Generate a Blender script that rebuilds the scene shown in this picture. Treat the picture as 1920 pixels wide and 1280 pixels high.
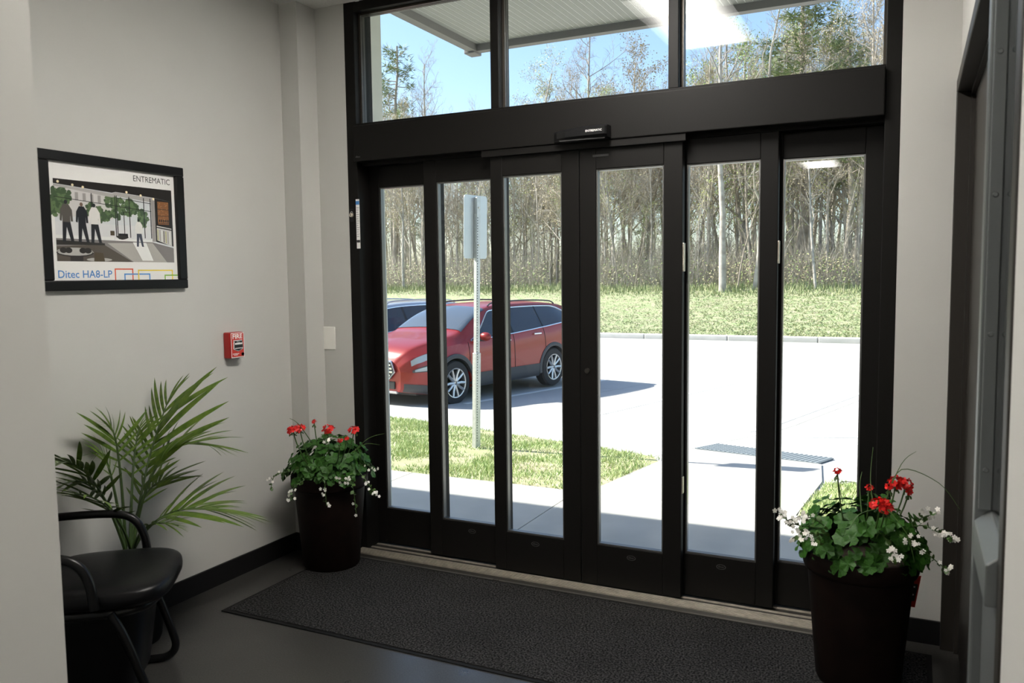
import bpy, math, random
from mathutils import Vector, Matrix, Quaternion, noise

for o in list(bpy.data.objects): bpy.data.objects.remove(o, do_unlink=True)
SC = bpy.context.scene
COL = SC.collection
PI = math.pi

# ------------------------------------------------------------------ camera
CAM = Vector((2.8261, -3.7289, 1.55)); YAW, PITCH, ROLL, FPX = .4554, -.0802, -.012, 1535.2
_f = Vector((-math.sin(YAW)*math.cos(PITCH), math.cos(YAW)*math.cos(PITCH), math.sin(PITCH)))
_r = Vector((math.cos(YAW), math.sin(YAW), 0)); _u = _r.cross(_f)
_r, _u = _r*math.cos(ROLL)+_u*math.sin(ROLL), -_r*math.sin(ROLL)+_u*math.cos(ROLL)
cd = bpy.data.cameras.new('camera'); cam = bpy.data.objects.new('camera', cd); COL.objects.link(cam)
cd.sensor_width = 36; cd.sensor_fit = 'HORIZONTAL'; cd.lens = FPX/1920*36; cd.clip_start = .05; cd.clip_end = 400
cd.dof.use_dof = True; cd.dof.focus_distance = 6.0; cd.dof.aperture_fstop = 6.3
cam.matrix_world = Matrix(((_r.x, _u.x, -_f.x, CAM.x), (_r.y, _u.y, -_f.y, CAM.y), (_r.z, _u.z, -_f.z, CAM.z), (0, 0, 0, 1)))
SC.camera = cam
def at(px, py, depth): return CAM + (_f + _r*((px-960)/FPX) - _u*((py-640)/FPX))*depth

# ------------------------------------------------------------------ light
SUN_DIR = Vector((-.77, -.12, .63)).normalized()
w = bpy.data.worlds.new('World'); SC.world = w; w.use_nodes = True
nt = w.node_tree; nt.nodes.clear()
wo = nt.nodes.new('ShaderNodeOutputWorld'); bg = nt.nodes.new('ShaderNodeBackground'); sk = nt.nodes.new('ShaderNodeTexSky')
sk.sky_type = 'NISHITA'; sk.sun_disc = False; sk.sun_elevation = math.asin(SUN_DIR.z)
sk.sun_rotation = math.atan2(SUN_DIR.x, SUN_DIR.y); sk.air_density = 1.0; sk.dust_density = .9; sk.ozone_density = 2.2
bg.inputs['Strength'].default_value = .15
nt.links.new(sk.outputs[0], bg.inputs[0]); nt.links.new(bg.outputs[0], wo.inputs[0])
sl = bpy.data.lights.new('sun', 'SUN'); sl.energy = 6.5; sl.angle = .009; sl.color = (1, .95, .87)
so = bpy.data.objects.new('sun', sl); COL.objects.link(so); so.rotation_euler = SUN_DIR.to_track_quat('Z', 'Y').to_euler()
so.location = (-20, 0, 30)
LAMP = 19.0          # strength of the ceiling light diffusers
vs = SC.view_settings; vs.view_transform = 'Standard'; vs.look = 'None'; vs.exposure = 0.95; vs.gamma = 1.0; vs.use_curve_mapping = False

# ------------------------------------------------------------------ materials
def mat(name, col, rough=.6, metal=0., spec=.5, var=0., vscale=8., bump=0., bscale=60., col2=None, coat=0., emit=None, estr=0., island=0., dist=.01):
    m = bpy.data.materials.new(name); m.use_nodes = True
    n = m.node_tree.nodes; l = m.node_tree.links; b = n['Principled BSDF']
    c = (*col, 1)
    b.inputs['Base Color'].default_value = c; b.inputs['Roughness'].default_value = rough; b.inputs['Metallic'].default_value = metal
    b.inputs['Specular IOR Level'].default_value = spec; b.inputs['Coat Weight'].default_value = coat; b.inputs['Coat Roughness'].default_value = .04
    if emit: b.inputs['Emission Color'].default_value = (*emit, 1); b.inputs['Emission Strength'].default_value = estr
    if var or col2 or bump:
        tc = n.new('ShaderNodeTexCoord')
    if var or col2:
        nz = n.new('ShaderNodeTexNoise'); nz.inputs['Scale'].default_value = vscale; nz.inputs['Detail'].default_value = 5
        l.new(tc.outputs['Object'], nz.inputs['Vector'])
        rp = n.new('ShaderNodeValToRGB'); rp.color_ramp.elements[0].position = .32; rp.color_ramp.elements[1].position = .68
        a = col if col2 else tuple(x*(1-var) for x in col); bb = col2 if col2 else tuple(min(1, x*(1+var)) for x in col)
        rp.color_ramp.elements[0].color = (*a, 1); rp.color_ramp.elements[1].color = (*bb, 1)
        l.new(nz.outputs['Fac'], rp.inputs[0]); last = rp.outputs[0]
        l.new(last, b.inputs['Base Color'])
    if island:
        g = n.new('ShaderNodeNewGeometry'); mx = n.new('ShaderNodeValToRGB')
        mx.color_ramp.elements[0].color = (*[x*(1-island) for x in col], 1); mx.color_ramp.elements[1].color = (*(col2 or [min(1, x*(1+island)) for x in col]), 1)
        l.new(g.outputs['Random Per Island'], mx.inputs[0]); l.new(mx.outputs[0], b.inputs['Base Color'])
    if bump:
        bz = n.new('ShaderNodeTexNoise'); bz.inputs['Scale'].default_value = bscale; bz.inputs['Detail'].default_value = 4
        l.new(tc.outputs['Object'], bz.inputs['Vector'])
        bn = n.new('ShaderNodeBump'); bn.inputs['Strength'].default_value = bump; bn.inputs['Distance'].default_value = dist
        l.new(bz.outputs['Fac'], bn.inputs['Height']); l.new(bn.outputs[0], b.inputs['Normal'])
    return m

def glass_mat(name, tint=(.97, .985, .98), ior=1.3):
    m = bpy.data.materials.new(name); m.use_nodes = True
    n = m.node_tree.nodes; l = m.node_tree.links; n.clear()
    o = n.new('ShaderNodeOutputMaterial'); t = n.new('ShaderNodeBsdfTransparent'); t.inputs[0].default_value = (*tint, 1)
    g = n.new('ShaderNodeBsdfGlossy'); g.inputs['Roughness'].default_value = .0; g.inputs['Color'].default_value = (1, 1, 1, 1)
    fr = n.new('ShaderNodeFresnel'); fr.inputs['IOR'].default_value = ior
    mx = n.new('ShaderNodeMixShader')
    l.new(fr.outputs[0], mx.inputs[0]); l.new(t.outputs[0], mx.inputs[1]); l.new(g.outputs[0], mx.inputs[2]); l.new(mx.outputs[0], o.inputs[0])
    return m

M = {}
M['wall'] = mat('wall_paint', (.52, .515, .49), .75, spec=.25, var=.02, vscale=3, bump=.08, bscale=220, dist=.002)
M['ceiling'] = mat('ceiling_tile', (.74, .73, .70), .9, var=.05, vscale=90, bump=.3, bscale=150, dist=.003)
M['tbar'] = mat('tbar_white', (.75, .75, .73), .5)
M['base'] = mat('rubber_base', (.008, .008, .0085), .55, spec=.2)
M['bronze'] = mat('bronze_frame', (.0055, .005, .0045), .5, spec=.16, bump=.05, bscale=300, dist=.001)
M['bronze_lt'] = mat('bronze_edge', (.06, .052, .042), .35, metal=.5)
M['bead'] = mat('glazing_edge', (.16, .16, .155), .3, metal=.7)
M['black_plastic'] = mat('black_plastic', (.006, .006, .0065), .35, spec=.3)
M['alu'] = mat('mill_aluminium', (.62, .57, .48), .42, metal=.8, var=.15, vscale=30)
M['alu_dk'] = mat('aluminium_track', (.020, .018, .015), .5, metal=.3)
M['brown'] = mat('brown_frame_paint', (.022, .019, .016), .45, spec=.3)
M['grey_metal'] = mat('grey_metal', (.13, .14, .14), .38, metal=.35)
M['glass'] = glass_mat('clear_glass')
M['glass_side'] = glass_mat('sidelight_glass', (.9, .95, .93), 1.5)
M['white'] = mat('white_plastic', (.80, .79, .74), .4)
M['red_plastic'] = mat('red_plastic', (.56, .028, .016), .35)
M['red_dk'] = mat('red_plastic_body', (.42, .014, .012), .4)
M['ink_white'] = mat('ink_white', (.85, .84, .82), .5)
M['ink_black'] = mat('ink_black', (.012, .012, .012), .5)
M['vinyl'] = mat('black_vinyl', (.003, .003, .0037), .36, spec=.2, var=.2, vscale=20, bump=.1, bscale=90, dist=.002)
M['blacktube'] = mat('black_tube', (.003, .003, .0033), .32, spec=.3)
M['pot'] = mat('brown_pot', (.0075, .0038, .0028), .6, spec=.12, var=.3, vscale=14, bump=.1, bscale=60, dist=.003)
M['palm_pot'] = mat('black_pot', (.003, .003, .003), .6, spec=.1)
M['soil'] = mat('soil', (.03, .02, .013), .95, var=.5, vscale=60, bump=.8, bscale=60)
M['ger_leaf'] = mat('geranium_leaf', (.012, .050, .006), .5, col2=(.035, .12, .012), vscale=14, spec=.25)
M['ger_stem'] = mat('flower_stem', (.05, .11, .02), .5)
M['ger_red'] = mat('red_petal', (.72, .012, .010), .5, var=.25, vscale=40)
M['bac_white'] = mat('white_petal', (.88, .86, .80), .5)
M['bac_leaf'] = mat('small_leaf', (.045, .10, .015), .5)
M['palm'] = mat('palm_leaf', (.035, .085, .008), .42, spec=.3, col2=(.11, .17, .022), vscale=9)
M['palm_dk'] = mat('palm_stem', (.03, .06, .01), .5)
M['mat_rubber'] = mat('mat_edge', (.004, .004, .004), .7, spec=.2)
# carpet mat
def carpet_mat():
    m = bpy.data.materials.new('mat_pile'); m.use_nodes = True
    n = m.node_tree.nodes; l = m.node_tree.links; b = n['Principled BSDF']; b.inputs['Roughness'].default_value = .95; b.inputs['Specular IOR Level'].default_value = .1
    tc = n.new('ShaderNodeTexCoord'); v = n.new('ShaderNodeTexVoronoi'); v.inputs['Scale'].default_value = 95
    nz = n.new('ShaderNodeTexNoise'); nz.inputs['Scale'].default_value = 125; nz.inputs['Detail'].default_value = 3
    n2 = n.new('ShaderNodeTexNoise'); n2.inputs['Scale'].default_value = 3.5
    l.new(tc.outputs['Object'], v.inputs['Vector']); l.new(tc.outputs['Object'], nz.inputs['Vector']); l.new(tc.outputs['Object'], n2.inputs['Vector'])
    r = n.new('ShaderNodeValToRGB'); r.color_ramp.elements[0].position = .40; r.color_ramp.elements[1].position = .64
    r.color_ramp.elements[0].color = (.002, .002, .0024, 1); r.color_ramp.elements[1].color = (.075, .073, .072, 1)
    l.new(nz.outputs['Fac'], r.inputs[0])
    mx = n.new('ShaderNodeMix'); mx.data_type = 'RGBA'; mx.blend_type = 'MULTIPLY'; mx.inputs[0].default_value = .5
    l.new(r.outputs[0], mx.inputs[6]); l.new(n2.outputs['Fac'], mx.inputs[7]); l.new(mx.outputs[2], b.inputs['Base Color'])
    bn = n.new('ShaderNodeBump'); bn.inputs['Strength'].default_value = 1.0; bn.inputs['Distance'].default_value = .012
    l.new(nz.outputs['Fac'], bn.inputs['Height']); l.new(bn.outputs[0], b.inputs['Normal'])
    return m
M['pile'] = carpet_mat()
# speckled floor
def floor_mat():
    m = bpy.data.materials.new('speckled_floor'); m.use_nodes = True
    n = m.node_tree.nodes; l = m.node_tree.links; b = n['Principled BSDF']; b.inputs['Roughness'].default_value = .28; b.inputs['Specular IOR Level'].default_value = .45
    tc = n.new('ShaderNodeTexCoord'); a = n.new('ShaderNodeTexNoise'); a.inputs['Scale'].default_value = 160; a.inputs['Detail'].default_value = 3
    c = n.new('ShaderNodeTexNoise'); c.inputs['Scale'].default_value = 5
    l.new(tc.outputs['Object'], a.inputs['Vector']); l.new(tc.outputs['Object'], c.inputs['Vector'])
    r = n.new('ShaderNodeValToRGB'); r.color_ramp.elements[0].position = .35; r.color_ramp.elements[1].position = .7
    r.color_ramp.elements[0].color = (.022, .0215, .020, 1); r.color_ramp.elements[1].color = (.052, .050, .046, 1)
    l.new(a.outputs['Fac'], r.inputs[0]); l.new(r.outputs[0], b.inputs['Base Color'])
    mr = n.new('ShaderNodeMapRange'); mr.inputs[3].default_value = .22; mr.inputs[4].default_value = .40
    l.new(c.outputs['Fac'], mr.inputs[0]); l.new(mr.outputs[0], b.inputs['Roughness'])
    return m
M['floor'] = floor_mat()
M['concrete'] = mat('concrete', (.50, .485, .45), .85, var=.07, vscale=3, bump=.2, bscale=80, dist=.004)
M['lot'] = mat('lot_concrete', (.48, .47, .44), .85, var=.05, vscale=.8, bump=.1, bscale=60, dist=.003)
M['kerb'] = mat('kerb_concrete', (.60, .58, .54), .85, var=.06, vscale=3)
M['stripe'] = mat('stripe_paint', (.78, .77, .74), .7)
M['tactile'] = mat('tactile_grey', (.17, .20, .22), .7)
M['grass_ground'] = mat('lawn_soil', (.44, .38, .26), .95, col2=(.30, .36, .15), vscale=2.2)
M['blade'] = mat('grass_blade', (.22, .40, .09), .55, col2=(.60, .63, .34), island=.2)
M['bank'] = mat('bank_grass', (.40, .36, .25), .95, col2=(.23, .32, .13), vscale=4, bump=.4, bscale=12, dist=.06)
M['bank_blade'] = mat('bank_blade', (.20, .30, .10), .6, col2=(.44, .43, .25), island=.2)
M['facade'] = mat('facade_paint', (.70, .71, .66), .8, var=.02)
M['soffit'] = mat('soffit_board', (.40, .40, .385), .6)
M['soffit_lip'] = mat('soffit_bead', (.82, .82, .80), .5)
M['fascia'] = mat('fascia', (.24, .23, .225), .6)
M['roof'] = mat('roof_metal', (.2, .2, .2), .5)
M['galv'] = mat('galvanised_steel', (.56, .57, .56), .45, metal=.55, var=.1, vscale=30)
M['sign_back'] = mat('sign_back', (.62, .65, .66), .4, metal=.35)
M['hole'] = mat('post_hole', (.04, .04, .04), .8)
M['bark'] = mat('bark_grey', (.43, .385, .33), .9, var=.3, vscale=4)
M['bark2'] = mat('bark_brown', (.33, .285, .235), .9, var=.3, vscale=4)
M['bark_pale'] = mat('bark_pale', (.50, .47, .43), .85, col2=(.28, .25, .22), vscale=3.5)
M['leaf_spring'] = mat('spring_leaf', (.34, .42, .11), .6, col2=(.58, .55, .22), island=.25)
M['leaf_green'] = mat('green_leaf', (.24, .38, .10), .6, col2=(.42, .50, .18), island=.25)
M['leaf_rust'] = mat('bud_leaf', (.42, .33, .22), .6, col2=(.55, .47, .27), island=.2)
M['needle'] = mat('pine_needle', (.12, .19, .08), .7, col2=(.26, .31, .15), island=.25)
M['brush'] = mat('brush_twig', (.42, .36, .28), .9, col2=(.58, .51, .42), island=.3)
M['brush_leaf'] = mat('brush_leaf', (.30, .30, .14), .7, col2=(.42, .40, .20), island=.2)
M['paint_red'] = mat('red_car_paint', (.27, .014, .010), .35, metal=.2, coat=.4, spec=.5)
M['paint_silver'] = mat('silver_car_paint', (.55, .58, .62), .3, metal=.5, coat=.8)
M['car_glass'] = mat('car_glass', (.012, .014, .018), .04, spec=.8, coat=.3)
M['car_glass_lt'] = mat('windshield_glass', (.06, .075, .09), .03, spec=1., coat=.5)
M['clad'] = mat('grey_cladding', (.055, .058, .062), .6)
M['chrome'] = mat('chrome', (.75, .76, .78), .12, metal=1.)
M['tyre'] = mat('tyre_rubber', (.022, .022, .023), .8)
M['alloy'] = mat('alloy_wheel', (.50, .50, .50), .3, metal=.8)
M['lens'] = mat('lamp_lens', (.34, .37, .39), .1, spec=.8, coat=.6)
M['rear_lens'] = mat('rear_lens', (.4, .01, .01), .15)
M['lamp_on'] = mat('lamp_diffuser', (.9, .88, .82), .5, emit=(1., .955, .89), estr=LAMP)
def lamp_fall():
    m = M['lamp_on']; n = m.node_tree.nodes; l = m.node_tree.links; b = n['Principled BSDF']
    tc = n.new('ShaderNodeTexCoord'); sx = n.new('ShaderNodeSeparateXYZ'); l.new(tc.outputs['Object'], sx.inputs[0])
    ab = n.new('ShaderNodeMath'); ab.operation = 'ABSOLUTE'; l.new(sx.outputs[0], ab.inputs[0])
    r = n.new('ShaderNodeMapRange'); r.inputs[1].default_value = .05; r.inputs[2].default_value = .27; r.inputs[3].default_value = LAMP*1.75; r.inputs[4].default_value = LAMP*.12; r.interpolation_type = 'SMOOTHSTEP'
    l.new(ab.outputs[0], r.inputs[0]); l.new(r.outputs[0], b.inputs['Emission Strength'])
lamp_fall()
M['blue_ink'] = mat('blue_ink', (.05, .22, .55), .5)

# ------------------------------------------------------------------ mesh helpers
class MB:
    def __init__(s): s.v = []; s.f = []; s.m = []
    def face(s, pts, mi=0):
        i = len(s.v); s.v += [tuple(p) for p in pts]; s.f.append(tuple(range(i, i+len(pts)))); s.m.append(mi); return s
    def box(s, x0, x1, y0, y1, z0, z1, mi=0):
        i = len(s.v)
        s.v += [(x0,y0,z0),(x1,y0,z0),(x1,y1,z0),(x0,y1,z0),(x0,y0,z1),(x1,y0,z1),(x1,y1,z1),(x0,y1,z1)]
        for q in ((0,3,2,1),(4,5,6,7),(0,1,5,4),(1,2,6,5),(2,3,7,6),(3,0,4,7)): s.f.append(tuple(i+k for k in q)); s.m.append(mi)
        return s
    def prism(s, poly, z0, z1, mi=0):          # poly in xy (ccw), constant heights or callables
        i = len(s.v); n = len(poly)
        zz0 = z0 if callable(z0) else (lambda p: z0); zz1 = z1 if callable(z1) else (lambda p: z1)
        s.v += [(p[0], p[1], zz0(p)) for p in poly] + [(p[0], p[1], zz1(p)) for p in poly]
        s.f.append(tuple(i+k for k in reversed(range(n)))); s.f.append(tuple(i+n+k for k in range(n))); s.m += [mi, mi]
        for k in range(n): s.f.append((i+k, i+(k+1) % n, i+n+(k+1) % n, i+n+k)); s.m.append(mi)
        return s
    def tube(s, pts, rad, n=8, mi=0, cap=True):
        pts = [Vector(p) for p in pts]; N = len(pts)
        rs = rad if isinstance(rad, (list, tuple)) else [rad]*N
        base = len(s.v); prev = None
        for k, p in enumerate(pts):
            t = (pts[min(k+1, N-1)]-pts[max(k-1, 0)])
            if t.length < 1e-9: t = Vector((0, 0, 1))
            t.normalize()
            if prev is None:
                a = t.orthogonal().normalized()
            else:
                a = prev - t*prev.dot(t)
                if a.length < 1e-6: a = t.orthogonal()
                a.normalize()
            prev = a; b = t.cross(a)
            for j in range(n):
                an = 2*PI*j/n; q = p + (a*math.cos(an)+b*math.sin(an))*rs[k]; s.v.append((q.x, q.y, q.z))
        for k in range(N-1):
            for j in range(n):
                s.f.append((base+k*n+j, base+k*n+(j+1) % n, base+(k+1)*n+(j+1) % n, base+(k+1)*n+j)); s.m.append(mi)
        if cap:
            s.f.append(tuple(base+j for j in reversed(range(n)))); s.f.append(tuple(base+(N-1)*n+j for j in range(n))); s.m += [mi, mi]
        return s
    def lathe(s, prof, n=32, c=(0, 0, 0), mi=0, axis='z'):
        base = len(s.v); N = len(prof)
        for (r, z) in prof:
            for j in range(n):
                a = 2*PI*j/n
                if axis == 'z': s.v.append((c[0]+r*math.cos(a), c[1]+r*math.sin(a), c[2]+z))
                else: s.v.append((c[0]+r*math.cos(a), c[1]+z, c[2]+r*math.sin(a)))
        for k in range(N-1):
            for j in range(n):
                q = (base+k*n+j, base+k*n+(j+1) % n, base+(k+1)*n+(j+1) % n, base+(k+1)*n+j)
                s.f.append(q if axis == 'z' else tuple(reversed(q))); s.m.append(mi)
        return s
    def grid(s, fn, nu, nv, mi=0, flip=False):
        base = len(s.v)
        for i in range(nu+1):
            for j in range(nv+1): s.v.append(tuple(fn(i/nu, j/nv)))
        for i in range(nu):
            for j in range(nv):
                q = (base+i*(nv+1)+j, base+(i+1)*(nv+1)+j, base+(i+1)*(nv+1)+j+1, base+i*(nv+1)+j+1)
                s.f.append(tuple(reversed(q)) if flip else q); s.m.append(mi)
        return s
    def mesh(s, name, mats, smooth=False, angle=40):
        me = bpy.data.meshes.new(name); me.from_pydata(s.v, [], s.f); me.update()
        if not isinstance(mats, (list, tuple)): mats = [mats]
        for m in mats: me.materials.append(M[m] if isinstance(m, str) else m)
        me.polygons.foreach_set('material_index', s.m)
        if smooth:
            me.polygons.foreach_set('use_smooth', [True]*len(me.polygons))
            if angle < 180: me.set_sharp_from_angle(angle=math.radians(angle))
        return me
    def build(s, name, mats, parent=None, smooth=False, bevel=0., angle=40, loc=None):
        return link(name, s.mesh(name, mats, smooth, angle), parent, bevel, loc)
def link(name, me, parent=None, bevel=0., loc=None):
    o = bpy.data.objects.new(name, me); COL.objects.link(o)
    if parent: o.parent = parent
    if loc is not None: o.location = loc
    if bevel:
        b = o.modifiers.new('bevel', 'BEVEL'); b.width = bevel; b.segments = 2; b.limit_method = 'ANGLE'; b.angle_limit = .6
    return o
def tag(o, label=None, cat=None, group=None, kind=None):
    if label: o['label'] = label
    if cat: o['category'] = cat
    if group: o['group'] = group
    if kind: o['kind'] = kind
    return o
def thing(name, label, cat, loc=(0, 0, 0), rz=0., group=None):
    o = bpy.data.objects.new(name, None); COL.objects.link(o); o.location = loc; o.rotation_euler = (0, 0, rz); o.empty_display_size = .1
    return tag(o, label, cat, group)
def struct(name, label=None, loc=(0, 0, 0)):
    o = bpy.data.objects.new(name, None); COL.objects.link(o); o.location = loc; o.empty_display_size = .1
    return tag(o, label, kind='structure')
def sbox(name, *a, m='wall', label=None, parent=None, bevel=0.):
    o = MB().box(*a).build(name, m, parent, bevel=bevel)
    if parent is None: tag(o, label, kind='structure')
    return o
def text_mesh(s, width, height=None, bold=0.):
    cu = bpy.data.curves.new('t', 'FONT'); cu.body = s; cu.size = 1; cu.offset = bold; cu.resolution_u = 3
    o = bpy.data.objects.new('t', cu); COL.objects.link(o)
    dg = bpy.context.evaluated_depsgraph_get(); me = bpy.data.meshes.new_from_object(o.evaluated_get(dg))
    bpy.data.objects.remove(o, do_unlink=True)
    xs = [v.co.x for v in me.vertices]; ys = [v.co.y for v in me.vertices]
    x0, x1, y0, y1 = min(xs), max(xs), min(ys), max(ys)
    sx = width/(x1-x0); sy = (height/(y1-y0)) if height else sx
    for v in me.vertices: v.co.x = (v.co.x-x0)*sx; v.co.y = (v.co.y-y0)*sy; v.co.z = 0
    return me
def text_obj(name, s, width, height, m, mw, parent, bold=0.):
    me = text_mesh(s, width, height, bold); me.materials.clear(); me.materials.append(M[m])
    o = link(name, me, parent); o.matrix_local = mw
    return o
def basis(origin, ex, ey):
    ex = Vector(ex).normalized(); ey = Vector(ey).normalized(); ez = ex.cross(ey); o = Vector(origin)
    return Matrix(((ex.x, ey.x, ez.x, o.x), (ex.y, ey.y, ez.y, o.y), (ex.z, ey.z, ez.z, o.z), (0, 0, 0, 1)))
def bez(a, b, c, t): return a*(1-t)**2 + b*2*t*(1-t) + c*t*t

# ------------------------------------------------------------------ room shell
XL, XR, XC, ZC = -.319, 2.764, 2.975, 3.037
WB = -2.50                              # inner face of the near left wall
sbox('floor', -4.2, 5.2, -11.2, .0, -.12, 0, m='floor', label='dark speckled polished floor of the vestibule')
ceil = struct('ceiling', 'white suspended tile ceiling')
MB().box(-4.2, 5.2, -11.2, .34, ZC+.03, ZC+.25).build('slab', 'ceiling', ceil)
LIGHTS = [(1.62, -1.12), (1.62, -4.6), (1.62, -8.1), (-1.6, -4.6), (-1.6, -8.1)]
tile = MB().box(-.296, .296, -.596, .596, 0, .02).mesh('ceiling_tile', 'ceiling')
gx0, gy0 = 1.62, -1.12
for i in range(-9, 6):
    for j in range(-8, 1):
        x, y = gx0+i*.61, gy0+j*1.22
        if x < -3.9 or x > 4.9 or y < -10.6: continue
        if any(abs(x-a) < .35 and abs(y-b) < .7 for a, b in LIGHTS): continue
        if j == 0 and (x > 3.1 or x < -.7): continue
        if y > -2.3 and x < -.6: continue
        link('ceiling_tile', tile, ceil, loc=(x, y, ZC))
tb = MB()
for i in range(-9, 7): tb.box(gx0+(i-.5)*.61-.012, gx0+(i-.5)*.61+.012, -11, 0, ZC-.004, ZC+.01)
for j in range(-8, 2):
    y = gy0+(j-.5)*1.22
    if y < 0: tb.box(-4, 5, y-.012, y+.012, ZC-.004, ZC+.01)
tb.build('grid_bars', 'tbar', ceil)
for k, j in enumerate((0,)):           # narrow border tiles next to the entrance wall
    for i in range(-3, 3):
        x = gx0+i*.61
        MB().box(x-.296, x+.296, gy0+.62, -.001, ZC, ZC+.02).build('ceiling_tile', 'ceiling', ceil)
sbox('wall_left', XL-.15, XL, WB, .13, 0, ZC+.03, label='grey painted side wall with framed poster and fire alarm')
sbox('wall_pilaster', XL, XL+.1215, -.152, .0, 0, ZC+.03, label='narrow grey boxed column in the corner by the entrance doors')
wf = struct('wall_front', 'grey wall strips either side of the entrance doors')
MB().box(XL+.1215, 0, 0, .13, 0, ZC+.03).build('wall_strip', 'wall', wf)
MB().box(XR, XC+.16, 0, .13, 0, ZC+.03).build('wall_strip', 'wall', wf)
sbox('wall_near_left', -4.2, 1.025, -2.95, WB, 0, ZC+.03, label='pale wall end in the near left foreground')
sbox('wall_lobby_left', -4.2, -4.05, -11.2, -2.95, 0, ZC+.03)
sbox('wall_back', -4.2, 5.2, -11.2, -11.05, 0, ZC+.03)
wr_ = struct('wall_right', 'grey right wall with dark framed doorway and sidelight')
MB().box(XC, XC+.15, -2.17, 0, 2.29, ZC+.03).build('wall_panel', 'wall', wr_)
MB().box(XC, XC+.15, -11.05, -2.17, 0, ZC+.03).build('wall_panel', 'wall', wr_)
sbox('wall_office', 5.05, 5.2, -11.05, .13, 0, ZC+.03)
sbox('wall_office_end', XC+.16, 5.2, -.0, .13, 0, ZC+.03)
# baseboards
for nm, b in (('baseboard_left', (XL, XL+.012, WB, -.152, 0, .1)), ('baseboard_pilaster', (XL, XL+.1335, -.164, -.152, 0, .1)),
              ('baseboard_pilaster_side', (XL+.1215, XL+.1335, -.152, 0, 0, .1)), ('baseboard_front', (XL+.1335, -.002, -.012, 0, 0, .1)),
              ('baseboard_front_right', (XR+.002, XC-.012, -.012, 0, 0, .1)), ('baseboard_near', (XL+.012, 1.025, WB, WB+.012, 0, .1)), ('baseboard_near_end', (1.025, 1.037, -2.95, WB+.012, 0, .1)),
              ('baseboard_right', (XC-.012, XC, -11, -2.19, 0, .1))):
    sbox(nm, *b, m='base')

# right wall doorway (frame and closed leaf) and half-glazed sidelight
fr = struct('door_8', 'dark brown framed side door in the right wall')
for a in ((XC-.014, XC+.15, -.05, -.012, 0, 2.29), (XC-.014, XC+.15, -1.74, -1.69, 0, 2.29)): MB().box(*a).build('jamb', 'brown', fr, bevel=.003)
MB().box(XC-.014, XC+.15, -1.74, -.012, 2.24, 2.29).build('head', 'brown', fr, bevel=.003)
for a in ((XC+.035, XC+.05, -.066, -.05, 0, 2.24), (XC+.035, XC+.05, -1.69, -.05, 2.224, 2.24)): MB().box(*a).build('stop', 'brown', fr)
MB().box(XC+.05, XC+.095, -1.69, -.05, .01, 2.235).build('leaf', 'brown', fr, bevel=.003)
MB().box(XC+.03, XC+.05, -1.60, -1.56, .95, 1.1).build('door_handle', 'grey_metal', fr, bevel=.004)
sg = struct('window_4', 'grey metal sidelight with glass over a low rail, beside side door')
xf = XC-.022
MB().box(xf, XC+.05, -1.80, -1.742, 0, 2.28).build('stile', 'grey_metal', sg, bevel=.004)
MB().box(xf+.018, XC+.05, -2.17, -2.10, 0, 2.28).build('stile', 'brown', sg, bevel=.006)
MB().box(xf, XC+.05, -2.10, -1.80, 2.2, 2.28).build('head_rail', 'grey_metal', sg, bevel=.004)
r_ = MB(); r_.prism([(xf, 0), (XC+.05, 0), (XC+.05, .1), (xf+.028, .1), (xf, .075)], 0, .30); ro = r_.build('mid_rail', 'grey_metal', sg, bevel=.003)
ro.matrix_local = Matrix(((1, 0, 0, 0), (0, 0, -1, -1.80), (0, 1, 0, .955), (0, 0, 0, 1)))
MB().box(xf+.02, XC+.03, -2.10, -1.80, .12, .955).build('lower_panel', 'grey_metal', sg)
MB().box(xf, XC+.05, -2.10, -1.80, 0, .12).build('bottom_rail', 'grey_metal', sg, bevel=.004)
MB().box(xf+.030, xf+.036, -2.10, -1.80, 1.055, 2.2).build('glass_pane', 'glass_side', sg)
MB().box(xf+.006, xf+.030, -1.814, -1.80, 1.055, 2.2).build('glazing_bead', 'grey_metal', sg, bevel=.002)
scr = MB().lathe([(0, -.003), (.004, -.003), (.006, 0)], 10, axis='y').mesh('screw', 'grey_metal', True)
for z in (1.14, 1.42, 1.70, 1.98): link('screw', scr, sg, loc=(xf+.017, -1.814, z))

# ------------------------------------------------------------------ entrance doors
d1 = struct('door_1', 'black bronze entrance frame with header and transom mullions')
MB().box(0, .065, 0, .16, 0, ZC).build('jamb', 'bronze', d1, bevel=.003)
MB().box(2.705, XR, 0, .16, 0, ZC).build('jamb', 'bronze', d1, bevel=.003)
MB().box(.065, 2.705, -.03, .16, 2.18, 2.372).build('header', 'bronze', d1, bevel=.004)
MB().box(.065, 2.705, -.002, .115, 2.372, 2.388).build('transom_sill', 'bronze', d1, bevel=.002)
MB().box(.85, 1.892, -.022, -.003, 2.146, 2.18).build('header_cover', 'bronze', d1, bevel=.002)
MB().box(.065, 2.705, .05, .16, 2.165, 2.18).build('header_track', 'bronze', d1)
MB().box(.065, 2.705, 0, .12, 2.985, ZC).build('transom_head', 'bronze', d1, bevel=.003)
for x in (.897, 1.805): MB().box(x, x+.047, 0, .12, 2.388, 2.985).build('mullion', 'bronze', d1, bevel=.003)
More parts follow.
